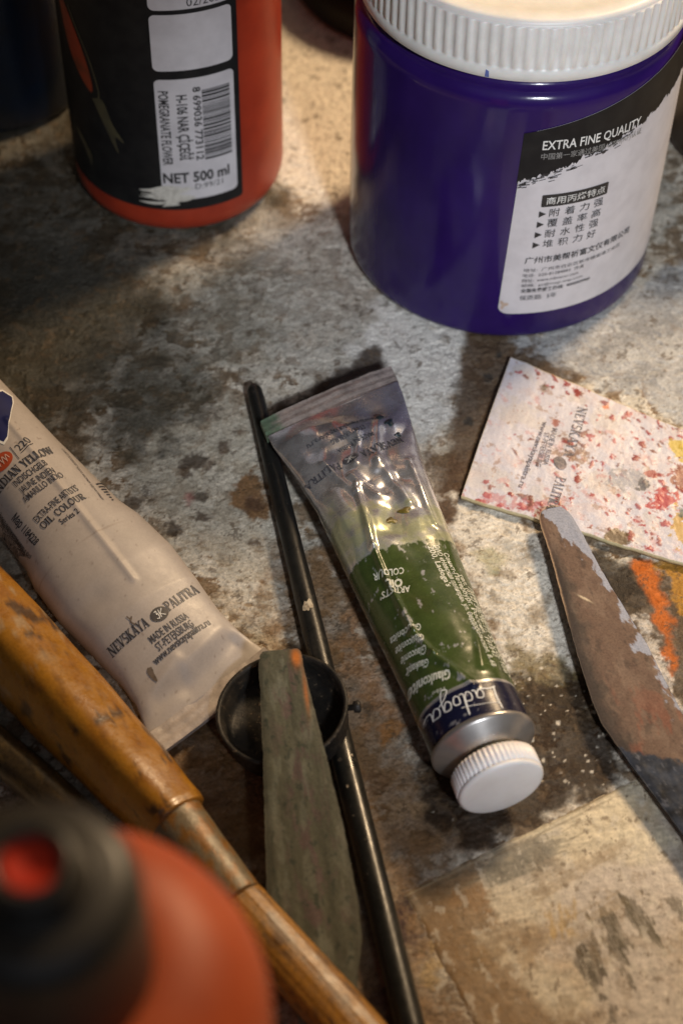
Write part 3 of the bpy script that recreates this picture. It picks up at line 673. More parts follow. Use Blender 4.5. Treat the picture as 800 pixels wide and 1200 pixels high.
def build_green():
    crump = lambda u, v: (.20*fbm(u*.55+2, v*.40, 3, .4, 3)+.16*(np.abs(fbm(u*.5, v*.45, 2, .4, 8))-.25))*np.interp(v, [0, 1, 4.5, 6, 11], [.5, 1.2, 1.2, .5, .2])
    T_ = Tube((-.2775, 32.05), (.3203, -.9473),
              [(0, 1.97), (.5, 1.93), (1.5, 1.78), (3.3, 1.52), (5, 1.43), (7, 1.33), (9.3, 1.22), (11.2, 1.2)],
              [(0, .14), (.5, .35), (1.5, .8), (3.3, 1.45), (5, 1.75), (7, 2.0), (9.3, 2.28), (11.2, 2.4)],
              [(0, .78), (1.5, .55), (4, .2), (6.5, .03), (11.2, .0)],
              .24, [((.50, 3.4), (.78, 5.6), .13, .09), ((.78, 5.6), (.74, 8.4), .10, .07), ((.74, 8.4), (.55, 9.2), .09, .08), ((.55, 9.2), (.0, 10.4), .08, .09), ((-.35, 2.7), (-.60, 4.4), .12, .14), ((-.9, 1.2), (-.2, 3.0), .08, .12), ((.1, 3.9), (.5, 3.0), .12, .15), ((-1.0, 7.6), (-.4, 9.9), .05, .10), ((.3, 1.9), (.8, 2.9), -.10, .35), ((-.1, 4.4), (.2, 5.2), -.10, .25), ((-.7, 3.4), (-.1, 3.7), -.10, .2), ((1.0, 2.2), (.6, 3.6), .08, .10), ((-.2, 1.5), (.25, 2.6), .06, .09), ((-1.1, 3.0), (-1.0, 5.2), .07, .10)], crump, 2, 11.2, 1.2)
    t = root('paint_tube', (-.2775+.32*5.6, 32.05-.947*5.6, 0), 'crumpled silver and green oil paint tube with round white cap', 'paint tube')
    def col(u, v, sn):
        n = len(u); C = np.zeros((n, 4)); C[:, 3] = .78
        C[:, :3] = np.array([.67, .655, .66])
        f = fbm(u*2, v*2, 5, .6, 4)
        mk = sstep(.1, .5, f)*.35; C[:, :3] = C[:, :3]*(1-mk[:, None])+np.array([.33, .28, .27])*mk[:, None]
        # olive paint showing through above the print
        k = sstep(1.2, .1, np.abs(v-5.1+.25*u)+.8*f)*.75*(sn > -.3); C[:, :3] = C[:, :3]*(1-k[:, None])+np.array([.30, .31, .10])*k[:, None]; C[:, 3] *= 1-.6*k
        ragged = .05*fbm(u*5, v*.6, 4, .6, 6)+.03*fbm(u*14, v*3, 3, .6, 2)
        g = sstep(-.03, .03, v-(5.72-.02*u)+ragged)*sstep(.02, -.02, v-10.28)
        worn_and_highlight = sstep(.50, .68, fbm(u*5, v*2.2, 5, .68, 12)*.8+.62*np.exp(-((u-.72+.0*v)/.06)**2)*np.interp(v, [5.5, 8.6, 9], [.8, .8, 0])+.3*np.exp(-((v-5.8)/.2)**2))*.8  # rubbed print, plus a thin highlight along the ridge put into the colour
        gc = np.array([.046, .066, .017])*(1+.25*f)[:, None]
        gg = g*(1-worn_and_highlight*.8)
        C[:, :3] = C[:, :3]*(1-gg[:, None])+gc*gg[:, None]; C[:, 3] *= 1-gg
        # the grey line and the navy band near the shoulder
        b = sstep(.015, -.015, np.abs(v-10.31-.0*u)-.02); C[:, :3] = C[:, :3]*(1-b[:, None])+np.array([.6, .58, .55])*b[:, None]
        nv = sstep(-.012, .012, v-10.34); worn2 = sstep(.5, .65, fbm(u*3, v*3, 5, .65, 33))*.5; nv = nv*(1-worn2*.6)
        C[:, :3] = C[:, :3]*(1-nv[:, None])+np.array([.007, .008, .026])*nv[:, None]; C[:, 3] *= 1-nv
        # edges rubbed dark green along the fold
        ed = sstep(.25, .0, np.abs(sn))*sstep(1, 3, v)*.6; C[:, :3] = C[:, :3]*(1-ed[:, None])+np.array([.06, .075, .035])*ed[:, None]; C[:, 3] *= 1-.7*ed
        return C
    M_t = painted('printed_tube_foil', .24, .12, 22, .12, 5, .03, metal_attr=True, rvar=.06)
    T_.build_body(M_t, t, col, 420, 300)
    def ccol(u, v):
        f = fbm(u*3, v*5, 4); C = np.zeros((len(u), 4)); C[:, :3] = np.array([.40, .34, .31])*(1+.35*f)[:, None]; C[:, 3] = .45
        k = sstep(1.45, 1.75, u+.3*f); C[:, :3] = C[:, :3]*(1-k[:, None])+np.array([.16, .24, .16])*k[:, None]
        return C
    T_.crimp(painted('crimp_foil', .4, .25, 15, .3, 12, metal_attr=True), t, .62, .16, ccol, bend=-.1)
    M_sh = plain('grey_metal', (.42, .40, .38), .3, (.34, .32, .30), 2, metal=.75)
    M_cap = plain('white_cap_plastic', (.80, .77, .76), .38, (.74, .70, .68), 1.3, bmp=.12, bsc=14, sss=.1)
    M_np = plain('dried_green_paint', (.02, .028, .014), .5, (.05, .045, .03), 6, bmp=.8, bsc=6)
    T_.end((M_sh, M_cap, M_np), t, 1.2, 1.2, capr=1.0, cap0=.66, capl=.62)
    # prints
    ink = Ink(); inkw = Ink()
    slab(ink, 'NEVSKAYA', (-1.22, 2.0), (.02, 2.22), .25, 1.0); slab(ink, 'PALITRA', (.62, 2.34), (1.62, 2.50), .24, 1.0)
    logo_oval(ink, inkw, (.31, 2.37), .23, .15, .17)
    ink.text('MADE IN RUSSIA', (-.55, 1.62), (.52, 1.80), .16, .012); ink.text('ST-PETERSBURG', (-.42, 1.30), (.6, 1.48), .16, .012)
    ink.text('www.nevskayapalitra.ru', (-.85, .95), (1.2, 1.25), .19, .012)
    ink.build('lettering', T_.surf, plain('worn_black_print', (.05, .05, .06), .4, (.16, .15, .15), 7, .5, .7), t, .012, .06)
    inkw.build('logo_mark', T_.surf, M_whiteprint, t, .022, .06)
    ink = Ink()
    ink.text("ARTISTS'", (.33, 7.05), (1.0, 6.86), .20, .02); ink.text('OIL', (.42, 6.76), (.80, 6.65), .25, .045); ink.text('COLOUR', (.28, 6.45), (.98, 6.26), .20, .02)
    for i, s in enumerate(['Glauconita', 'Glauconite', 'Glauconie', 'Glaukonit']):
        y = 8.28+.33*i; ink.text(s, (.5+.05*i, y), (1.16-.02*i, y-.18), .2, .015)
    ink.text('Glaukonite', (.33, 9.80), (1.2, 9.52), .25, .03)
    ink.text('Tube', (.55, 10.15), (.85, 10.08), .1)
    for k, (x, s, a, b, h) in enumerate([(-.50, "200, Ladoga's", 5.95, 7.35, .15), (-.66, 'ОАО «Невская палитра», ул. Сердобольская, 8. 68', 5.95, 9.9, .13), (-.82, 'Санкт-Петербург, Россия, 197342', 6.2, 9.6, .12), (-.95, 'тел. (812) 38-96-17, 55, Состав', 6.9, 10.0, .12), (-1.05, 'Льняное масло, пигмент 200 C', 7.3, 10.1, .12)]):
        ink.text(s, (x, a), (x+.02, b), h, .012)
    ink.build('lettering', T_.surf, plain('pale_green_print', (.62, .62, .52), .45, (.34, .37, .26), 9, .5, .7), t, .012, .06)
    # handwritten name on the navy band
    ink = Ink()
    def wr(pts, w=.026):
        P = bez(pts, 8); ink.stroke(np.stack([-.48+P[:, 0]*1.38, 10.52+P[:, 1]*.62-.05*P[:, 0]], -1), w)
    wr([(.05, 1.0), (.06, .5), (.04, .05), (.02, .0), (.12, .08), (.28, .03)], .034)
    wr([(.36, .42), (.28, .42), (.25, .2), (.30, .05), (.36, .25), (.37, .42), (.37, .1), (.42, .05)])
    wr([(.56, .42), (.47, .42), (.45, .15), (.51, .05), (.56, .3), (.60, 1.0), (.585, .5), (.57, .08), (.63, .06)])
    wr([(.72, .42), (.66, .4), (.65, .12), (.71, .06), (.75, .3), (.72, .44)])
    wr([(.90, .44), (.82, .44), (.79, .2), (.85, .08), (.90, .3), (.91, .42), (.90, -.1), (.84, -.45), (.77, -.35), (.86, -.05), (.96, .1)])
    wr([(1.08, .42), (.99, .42), (.97, .15), (1.03, .06), (1.08, .3), (1.09, .42), (1.09, .1), (1.15, .05), (1.2, .12)])
    ink.stroke(bez([(-.40, 10.98), (.1, 10.93), (.45, 10.86)], 6), .014)
    ink.build('lettering', T_.surf, M_whiteprint, t, .012, .06)
    # blobs of dried paint on the foil
    for (u0, v0, a, b, m_) in ((.05, 4.85, .14, .12, 'ochre'), (-.38, 4.62, .16, .10, 'ochre'), (-.95, 1.15, .13, .10, 'teal'), (-1.12, 1.45, .12, .13, 'teal'), (-1.2, 1.9, .08, .08, 'teal')):
        T0 = np.arange(20)*2*np.pi/20; V = [(u0, v0)]; H = [.05]
        for k in (.45, .8, 1.0):
            rr = (1+.25*np.sin(T0*3+u0*9)+.12*np.sin(T0*5+v0))*k
            V += list(zip(u0+a*rr*np.cos(T0), v0+b*rr*np.sin(T0))); H += [.05*(1-k*k)+.008]*20
        Fc = [[0, 1+k, 1+(k+1) % 20] for k in range(20)]
        for q in range(2): Fc += [[1+20*q+k, 21+20*q+k, 21+20*q+(k+1) % 20, 1+20*q+(k+1) % 20] for k in range(20)]
        V = np.array(V); P = T_.surf(V[:, 0], V[:, 1], np.array(H))
        obj('dried_paint', P, Fc, M_ochre if m_ == 'ochre' else M_teal, t)
M_ochre = plain('ochre_paint', (.16, .12, .02), .4, (.07, .05, .015), 5, bmp=.3)
M_teal = plain('dark_teal_paint', (.01, .03, .035), .35, (.015, .02, .03), 4, bmp=.3)
build_green()

M_char = plain('charcoal_print', (.03, .028, .034), .45, (.07, .065, .07), 9, .5, .7)
def build_white():
    b = math.radians(5.6); Y0 = np.array([-.57745, .81642]); X0 = np.array([Y0[1], -Y0[0]])
    Yn = Y0*math.cos(b)-X0*math.sin(b); Xn = np.array([Yn[1], -Yn[0]])
    o = np.array([-3.0576, 23.0659])+X0*.07+Yn*.05
    def L(x, y, z=1.6):
        p = G(x, y, z)[:2]-o; return (p@Xn, p@Yn)
    crump = lambda u, v: .045*fbm(u*.5+5, v*.3, 2, .4, 13)*np.interp(v, [0, 1, 3, 5, 12], [.8, 1.3, 1, .5, .3])
    r0 = L(10, 498, 2.2); r1 = L(155, 670, 1.9)
    T_ = Tube(o, Yn,
              [(0, 1.80), (.25, 1.74), (.8, 1.58), (1.5, 1.53), (2.4, 1.60), (3.7, 1.70), (4.9, 1.62), (5.5, 1.47), (6.6, 1.40), (8, 1.32), (11.2, 1.30)],
              [(0, .13), (.4, .42), (.8, .75), (1.5, 1.1), (2.5, 1.5), (3.6, 1.72), (5.2, 1.95), (8, 2.35), (11.2, 2.6)],
              [(0, .28), (1, .12), (2, .02), (11.2, .0)],
              .068, [(r0, r1, .045, .09), (L(170, 822, .8), L(205, 762, 1.3), .05, .16), (L(262, 740, .8), L(222, 775, 1.0), .06, .2), (L(225, 805, .7), L(275, 755, .7), -.16, .32), (L(185, 815, .8), L(215, 800, .7), -.06, .2), (L(62, 720, 1.6), L(110, 700, 1.6), -.05, .35)], crump, 4, 11.2, 1.3)
    t = root('paint_tube', (*(o+Yn*5.5), 0), 'white and dusty pink oil paint tube lying with its crimped end towards the dark cup', 'paint tube')
    def Ls(x, y):          # spot on the curved tube under this place of the photograph
        z = 1.6
        for _ in range(12):
            u, v = L(x, y, z); z = float(T_.top(np.array([u]), np.array([v]))[0])
        return (u, v)
    def col(u, v, sn):
        C = np.zeros((len(u), 4)); C[:, 3] = 0
        f = fbm(u*1.2, v*1.2, 5, .6, 2)
        C[:, :3] = np.array([.39, .35, .325])*(1+.10*f)[:, None]
        fl = v-(4.62+.02*u)
        k = sstep(.02, -.0, np.abs(fl))*.55*(sn > 0); C[:, :3] = C[:, :3]*(1-k[:, None])+np.array([.22, .17, .14])*k[:, None]
        w = sstep(0, .03, fl); C[:, :3] = C[:, :3]*(1-w[:, None]*.0)
        sp = sstep(.74, .84, fbm(u*7, v*7, 3, .6, 8)*1.1)*.5*(sn > .3); C[:, :3] = C[:, :3]*(1-sp[:, None])+np.array([.16, .12, .10])*sp[:, None]
        cr = sstep(.5, .75, fbm(u*2, v*1.3, 4, .6, 31))*.12; C[:, :3] = C[:, :3]*(1-cr[:, None])+np.array([.35, .29, .26])*cr[:, None]
        return C
    M_t = painted('satin_tube_paint', .45, .06, 18, .1, 6, .02, metal_attr=True, rvar=.06)
    T_.build_body(M_t, t, col)
    T_.crimp(painted('crimp_paint', .45, .12, 15, .25, 12, metal_attr=True), t, .55, .14, lambda u, v: np.concatenate([np.array([.40, .35, .32])*(1+.2*fbm(u*2, v*4, 4))[:, None], np.zeros((len(u), 1))], 1), bend=.05)
    M_sh = plain('white_shoulder', (.6, .57, .55), .35); M_cap = M_white; M_np = plain('dried_yellow_paint', (.3, .18, .02), .5)
    T_.end((M_sh, M_cap, M_np), t, 1.3, 1.3)
    ink = Ink(); inkw = Ink(); inkr = Ink(); inkb = Ink()
    slab(ink, 'NEVSKAYA', Ls(131, 770), Ls(176, 733), .25, 1.0); slab(ink, 'PALITRA', Ls(199, 717), Ls(236, 696), .25, 1.0)
    c = Ls(187, 720); logo_oval(ink, inkw, c, .25, .17, .0)
    ink.text('MADE IN RUSSIA', Ls(178, 754), Ls(223, 725), .19, .012); ink.text('ST-PETERSBURG', Ls(186, 763), Ls(229, 734), .19, .012)
    ink.text('www.nevskayapalitra.ru', Ls(182, 779), Ls(249, 733), .19, .02)
    ink.build('lettering', T_.surf, M_char, t, .012, .06); ink = Ink()
    # film label with the colour name
    slab(ink, 'INDIAN YELLOW', Ls(-2, 583), Ls(65, 531), .25, 1.0)
    ink.text('INDISCHGELB', Ls(20, 571), Ls(57, 545), .2, .006); ink.text('JAUNE INDIEN', Ls(27, 579), Ls(66, 554), .2, .006); ink.text('AMARILLO INDIO', Ls(31, 590), Ls(76, 559), .2, .006)
    ink.text("EXTRA-FINE ARTISTS'", Ls(45, 613), Ls(94, 574), .2, .008); slab(ink, 'OIL COLOUR', Ls(52, 621), Ls(102, 584), .2, 1.0); ink.text('Series 2', Ls(73, 615), Ls(94, 600), .17, .01)
    ink.text('220', Ls(24, 529), Ls(38, 518), .22); a, b2 = Ls(25, 531), Ls(39, 520); ink.stroke([a, b2], .02)
    a, b2 = Ls(12, 524), Ls(23, 538); ink.stroke([a, b2], .02)
    ink.text('Мар 1184228', Ls(14, 609), Ls(41, 640), .17, .02)
    for i in range(5):
        ink.text('ОАО Завод художественных красок Россия'[i:i+24], Ls(2+2*i-6, 606+8*i), Ls(24+3*i, 643+3*i), .08)
    ink.text('САНКТ-ПЕТЕРБУРГ Краска масляная художественная', Ls(72, 526), Ls(120, 586), .07)
    for k in range(7): a, b2 = Ls(113+3*k, 568+3*k), Ls(121+2*k, 568+3*k); ink.stroke([a, b2], .045)
    ink.build('lettering', T_.surf, M_char, t, .012, .06)
    inkw.build('logo_mark', T_.surf, M_whiteprint, t, .024, .06)
    # fold line of the film, dark smear near the crimp
    inks = Ink(); inks.stroke(bez([Ls(174, 781), Ls(176, 788), Ls(183, 797)], 6), np.interp(np.linspace(0, 1, 13), [0, .3, .8, 1], [.1, .16, .10, .03]))
    inks.stroke(bez([Ls(154, 722), Ls(153, 728), Ls(158, 732)], 4), .04); inks.stroke(bez([Ls(148, 722), Ls(153, 726)], 3), .03)
    inks.build('paint_smear', T_.surf, plain('brown_smear', (.10, .075, .055), .5, (.16, .12, .09), 9), t, .014, .06)
    # navy emblem and orange seal
    P = [Ls(*q) for q in ((-8, 500), (-8, 463), (3, 459), (14, 466), (15, 473), (9, 512), (5, 518), (-4, 514))]
    inkw2 = Ink(); c0 = np.mean(P, 0); inkw2.fill([c0+(np.array(p)-c0)*1.1 for p in P]); inkw2.build('emblem_border', T_.surf, M_whiteprint, t, .012, .06)
    inkb.fill(P); inkb.build('emblem', T_.surf, plain('navy_print', (.016, .02, .09), .35), t, .02, .06)
    c1 = Ls(3, 541); inkr.disc(c1, .30, .22, .15); inkr.build('seal', T_.surf, plain('orange_red_print', (.42, .07, .025), .4), t, .012, .06)
    inkq = Ink()
    for k in range(4): inkq.stroke(bez([(c1[0]-.2+.1*k, c1[1]-.1), (c1[0]-.14+.1*k, c1[1]+.1), (c1[0]-.1+.1*k, c1[1]-.04)], 5), .02)
    inkq.build('lettering', T_.surf, plain('pink_print', (.62, .45, .38), .45), t, .02, .06)
    return T_
TW = build_white()

# ================================================================== BLADES, SCRAP, SHEET
def blade(name, parent, p0, p1, prof, thick, mat, colfun, rag=0.05, crust=0.03, seed=0, ns=160, nw=44, sag=0.0, skew=0.0, zoff=None):
    """flat bar from p0 to p1 (world cm), half-widths left/right along it: prof [(s, left, right)]"""
    p0 = np.array(p0, float); p1 = np.array(p1, float); d = p1-p0; L = np.linalg.norm(d); d /= L
    x = -np.cross(d, [0, 0, 1.0]); x /= np.linalg.norm(x); nz = np.cross(d, x)
    ss = np.linspace(0, 1, ns); ww = np.linspace(0, 1, nw)
    prof = np.array(prof)
    SS, WW = np.meshgrid(ss, ww, indexing='ij'); SS = SS.ravel(); WW = WW.ravel()
    lt = np.interp(SS, prof[:, 0], prof[:, 1])+rag*fbm(SS*L*2.5+seed, SS*0, 4, .65); rt = np.interp(SS, prof[:, 0], prof[:, 2])+rag*fbm(SS*L*2.5, SS*0+seed+7, 4, .65)
    u = -lt+(lt+rt)*WW
    v = SS*L + skew*u*np.clip(1-SS*6, 0, 1)
    e = np.clip(np.minimum(WW, 1-WW)*9, 0, 1)**.5*np.clip(SS*25, 0, 1)**.5
    h = thick*.5*(.35+.65*e) + crust*(fbm(u*2.2+seed, v*1.4, 5, .6)+.35)*e
    base = p0 + v[:, None]*d + u[:, None]*x
    if sag: base = base + (sag*np.sin(np.pi*SS))[:, None]*nz
    A_ = base+np.maximum(h, .02)[:, None]*nz; B_ = base-(thick*.5*(.35+.65*e))[:, None]*nz
    n = len(u); f = gridfaces(ns, nw); Fc = f.tolist()+(f[:, ::-1]+n).tolist()
    def side(idx):
        for i, j in zip(idx[:-1], idx[1:]): Fc.append([i, i+n, j+n, j])
    side([k*nw for k in range(ns)]); side([k*nw+nw-1 for k in range(ns)][::-1]); side(list(range(nw))[::-1]); side([(ns-1)*nw+k for k in range(nw)])
    c = colfun(u, v, WW, SS); c = np.concatenate([c, c])
    return obj(name, np.concatenate([A_, B_]), Fc, mat, parent, col=c)
M_smooth = painted('dried_paint_film', .62, .2, 18, .14, 8, .015, rvar=.12, spec=.18)
M_crust = painted('paint_crust', .62, .4, 16, .9, 14, .05, rvar=.15)

# --- dark round cup (with the spatula across it)
def build_cup():
    bx, by = G(337, 843, .75)[:2]
    t = root('palette_cup', (bx, by, 0), 'small round dark cup for oil, tipped over a black brush handle', 'cup')
    M_c = plain('sooty_metal', (.012, .011, .010), .5, (.028, .023, .018), 3, bmp=.5, bsc=7, rvar=.15, spec=.3)
    prof = [(.01, 0), (1.3, 0), (1.42, .06), (1.46, .2), (1.49, .74), (1.53, .82), (1.54, .87), (1.51, .9), (1.45, .89), (1.41, .80), (1.36, .3), (1.25, .2), (.9, .17), (.5, .16), (.01, .16)]
    V, Fc = lathe(prof, 0, 0, 72)
    a = math.radians(9); c, s = math.cos(a), math.sin(a)
    Rm = np.array([[c, 0, -s], [0, 1, 0], [s, 0, c]])
    V = V@Rm.T+np.array([bx, by, .36]); V[:, 2] -= 0
    specks(M_c, (.16, .12, .08), .7, 6, .62); obj('bowl', V, Fc, M_c, t)
    o3 = np.array([1.45, .1, .55])@Rm.T+np.array([bx, by, .36])
    V, Fc, _, _ = turned([(0, .07), (.16, .07), (.17, .13), (.3, .14), (.34, .1)], o3, (1, .15, .05), 20, wob=.15); obj('knob', V, Fc, M_c, t)
build_cup()

# --- long black brush handle
M_chip = plain('cream_chip', (.42, .36, .26), .6, (.2, .15, .1), 9)
def build_black_brush():
    p0 = G(297, 452, .32); p1 = G(497, 1272, .42); p0[2] = .30; p1[2] = .40
    t = root('paintbrush', (*p0[:2], 0), 'slim black brush handle running under the tube crimp and the cup', 'paintbrush')
    L = np.linalg.norm(p1-p0)
    st = smoothtab([(0, .05), (.05, .16), (.2, .21), (.6, .225), (4, .25), (10, .29), (L, .32)], 8)
    V, Fc, tt, aa = turned(st, p0, p1-p0, 36)
    f = fbm(tt*1.5, np.cos(aa)*1.2, 5, .6); f2 = fbm(tt*6, np.cos(aa)*3+np.sin(aa)*2, 4, .6, 5)
    C = np.zeros((len(V), 3))+np.array([.012, .012, .011]); k = sstep(.45, .7, f2)*.5+sstep(.4, .7, f)*.25; C = C*(1-k[:, None])+np.array([.07, .055, .04])*k[:, None]
    obj('handle', V, Fc, specks(painted('black_lacquer', .36, .3, 10, .25, 8, .02, coat=.1, rvar=.12, spec=.35), (.26, .21, .15), .6, 7, .66), t, col=C)
    # chipped pale ring of paint
    q = (G(357, 716, .4)-p0)@((p1-p0)/L); ink = Ink()
    o, x, y, z = frame_axis(p0, p1-p0)
    rr = lambda v: np.interp(v, [4, 10], [.25, .29])
    sf = lambda u, v, lift: o+(v)[:, None]*y+((rr(v)+lift)*np.sin(u/rr(v)))[:, None]*x+((rr(v)+lift)*np.cos(u/rr(v)))[:, None]*z
    T = np.arange(18)*2*np.pi/18; ra = .13*(1+.35*np.sin(T*2+1)+.2*np.sin(T*5))
    ink.poly(np.stack([.02+.8*ra*np.cos(T), q+1.5*ra*np.sin(T)], -1))
    ink.build('paint_chip', sf, M_chip, t, .012)
    for (uu, dv, r_) in ((.1, 3.6, .03), (-.15, 4.4, .025), (.12, 5.2, .03), (.05, 7.8, .05), (.14, 9.9, .03), (-.1, 6.6, .02)): 
        ink = Ink(); ink.disc((uu, q+dv), r_, r_*1.4, 0, 10); ink.build('paint_fleck', sf, M_chip, t, .012)
build_black_brush()

def build_spatula():
    p0 = G(329, 762, 1.72); p1 = G(384, 1215, .72)
    t = root('spatula', (*p1[:2], 0), 'flat spatula crusted with olive green paint laid across the dark cup', 'spatula')
    def col(u, v, w, s):
        f = fbm(u*1.6, v*.8, 5, .6, 3); g = fbm(u*3.5, v*1.2, 5, .6, 14)
        C = np.zeros((len(u), 3))+np.array([.080, .078, .052])
        for cc, m_ in (((.115, .112, .08), sstep(.1, .5, f)), ((.10, .065, .06), sstep(.05, .45, g-.25*f)*.8*np.exp(-((w-.55)/.3)**2)), ((.045, .05, .035), sstep(.35, .6, fbm(u*5, v*3, 4, .6, 40))), ((.13, .132, .098), sstep(.3, .6, fbm(u*3, v*.6, 4, .6, 50))*.6)):
            C = C*(1-m_[:, None])+np.array(cc)*m_[:, None]
        dg = fbm(u*6, v*.35, 4, .5, 66); C = C*(1+.3*np.clip(dg, -1, 1))[:, None]
        rim = sstep(.10, .0, np.minimum(w, 1-w))*.5; C = C*(1-rim[:, None])+np.array([.05, .045, .032])*rim[:, None]
        o_ = np.exp(-((u-.33)/.10)**2-((v-.25)/.22)**2)+.5*np.exp(-((u-.45)/.05)**2-((v-1.2)/.5)**2); o_ = np.clip(o_*1.3, 0, 1)
        C = C*(1-o_[:, None])+np.array([.42, .13, .025])*o_[:, None]
        return C
    prof = [(0, .42, .40), (.01, .50, .46), (.04, .55, .47), (.10, .57, .52), (.3, .68, .72), (.5, .82, .90), (.7, .95, 1.0), (.78, .95, .98), (.86, .7, .80), (1, .5, .55)]
    blade('blade', t, p0, p1, prof, .10, M_smooth, col, .015, .012, 3, 260, 60)
build_spatula()

def build_scrap():
    # flattened empty tube; outline in the plane of the table
    pts = [(598, 417), (540, 580), (590, 600), (640, 613), (720, 636), (800, 657), (842, 672), (846, 524), (790, 497), (700, 462), (640, 432)]
    P = np.array([G(x, y, .2)[:2] for x, y in pts]); c = P.mean(0)
    t = root('flattened_tube', (*c, 0), 'flat white empty paint tube spattered with red, with a knife tip on it', 'paint tube')
    A0 = G(598, 417, .2)[:2]; B0 = G(540, 580, .2)[:2]; D0 = G(846, 524, .2)[:2]; E0 = G(842, 672, .2)[:2]
    nu, nv = 300, 170
    s, w = np.meshgrid(np.linspace(0, 1, nu), np.linspace(0, 1, nv)); s = s.ravel(); w = w.ravel()
    XY = (A0[None]*(1-s[:, None])+D0[None]*s[:, None])*(1-w[:, None])+(B0[None]*(1-s[:, None])+E0[None]*s[:, None])*w[:, None]
    wob = .05*fbm(s*6, s*0+2, 3); XY[:, 1] += wob*(1-2*w)
    lift = .16+.10*np.sin(w*np.pi)*(1-.3*s)+.10*np.clip(.12-s, 0, 1)+.04*fbm(s*4, w*2.5, 4)+.22*np.clip(.25-w, 0, 1)*np.clip(s*1.3, 0, 1)
    X, Y = XY[:, 0], XY[:, 1]
    ex = (D0-A0)/np.linalg.norm(D0-A0); u = s*np.linalg.norm(D0-A0); v = w*np.linalg.norm(B0-A0)
    C = np.zeros((len(s), 3))+np.array([.55, .53, .575])
    def lay(cc, m_): C[:] = C*(1-m_[:, None])+np.array(cc)*m_[:, None]
    f = fbm(u*1.1, v*1.1, 5, .6, 2)
    lay((.56, .46, .45), sstep(.05, .5, f)*.5); lay((.52, .47, .42), sstep(.15, .5, fbm(u*.8, v*.8, 4, .6, 77))*.5)
    lay((.50, .20, .19), sstep(.42, .6, fbm(u*2.2, v*2.2, 5, .65, 5)+.3*(w-.6)+.1*(s-.5))*.45)
    lay((.30, .17, .11), sstep(.42, .55, fbm(u*2.6, v*2.6, 5, .65, 55)-.5*np.abs(s-.4))*.6)
    rs = np.random.RandomState(21)
    Hs = np.zeros(len(s))
    for i in range(260):
        a = .05+.85*rs.rand()**.65; b = rs.rand(); r = .012+.085*rs.rand()**3.4
        if a < .35 and rs.rand() < .6: b = .85+.15*rs.rand() if rs.rand() < .6 else .1*rs.rand()
        cu, cv = a*np.linalg.norm(D0-A0)*.95, b*np.linalg.norm(B0-A0); th_ = rs.rand()*3.1; el = 1+1.6*rs.rand()
        du = (u-cu)*math.cos(th_)+(v-cv)*math.sin(th_); dv = -(u-cu)*math.sin(th_)+(v-cv)*math.cos(th_)
        d = np.hypot(du/el, dv)+.075*fbm(u*5, v*5, 4, .65, i)
        lay([(.30, .022, .024), (.24, .025, .02), (.36, .05, .06), (.17, .04, .022)][i % 4], sstep(r+.02, r-.015, d)*(.75+.25*rs.rand())); Hs = np.maximum(Hs, .010*sstep(r+.01, r*.3, d)*min(1, r/.05))
    def at(x, y, rx, ry, cc, a=.9, amp=.06, seed=1):
        q = G(x, y, .25)[:2]; d = np.hypot((X-q[0])/rx, (Y-q[1])/ry)*min(rx, ry)-min(rx, ry)+1.5*amp*fbm(X*3.3, Y*3.3, 5, .65, seed+x*.1); lay(cc, sstep(.03, -.03, d)*a)
    at(723, 628, .32, .26, (.10, .06, .02), .95); at(637, 450, .08, .15, (.09, .06, .02)); at(735, 560, .42, .32, (.30, .30, .32), .75, .2); at(752, 566, .16, .16, (.09, .09, .10), .9, .12); at(765, 555, .35, .1, (.28, .03, .03)); at(775, 585, .35, .32, (.40, .03, .04), .9, .15)
    at(710, 475, .12, .09, (.55, .12, .02)); at(668, 530, .35, .15, (.24, .13, .08), .8, .15); at(680, 538, .3, .12, (.28, .17, .12), .8, .15); at(650, 495, .1, .15, (.30, .09, .06))
    at(795, 525, .25, .35, (.55, .40, .05), .9, .12); at(800, 560, .25, .4, (.22, .05, .02), .9, .12); at(798, 620, .22, .5, (.50, .30, .05), .85, .2); at(800, 600, .14, .16, (.05, .08, .08)); at(580, 585, .7, .12, (.45, .14, .15), .6, .25)
    ed = np.minimum(np.minimum(s*2, 1-s), np.minimum(w, 1-w)); lay((.55, .45, .22), sstep(.008, .0, ed)*.9)
    lift = lift+Hs+.006*fbm(u*5, v*5, 4, .6, 3)
    top = np.stack([X, Y, lift], -1); bot = np.stack([X, Y, np.maximum(lift-.14, .0)], -1)
    n = len(s); fq = gridfaces(nv, nu, False, True); Fc = fq.tolist()+(fq[:, ::-1]+n).tolist()
    def side(idx):
        for i, j in zip(idx[:-1], idx[1:]): Fc.append([i, j, j+n, i+n])
    side(list(range(nu))); side([(nv-1)*nu+k for k in range(nu)][::-1]); side([k*nu for k in range(nv)][::-1]); side([k*nu+nu-1 for k in range(nv)])
    obj('foil', np.concatenate([top, bot]), Fc, painted('spattered_foil', .42, .12, 20, .3, 14, .02), t, col=np.concatenate([C, C*0+np.array([.5, .42, .25])]))
    # print on it, running from the top edge down the sheet
    from math import sqrt
    Lu = np.linalg.norm(D0-A0)
    def sf(x, y, lf):
        q = np.stack([x, y], -1); r_ = []
        # height by inverse bilinear (nearest grid sample is enough on so flat a sheet)
        z = np.array([lift[np.argmin((X-a)**2+(Y-b)**2)] for a, b in q])
        return np.stack([x, y, z+lf], -1)
    ink = Ink(); q = lambda x, y: tuple(G(x, y, .3)[:2])
    slab(ink, 'NEVSKAYA', q(677, 474), q(660, 532), .27, .9); slab(ink, 'PALITRA', q(652, 556), q(640, 592), .27, .9)
    ink.disc(q(656, 541), .17, .24, .2)
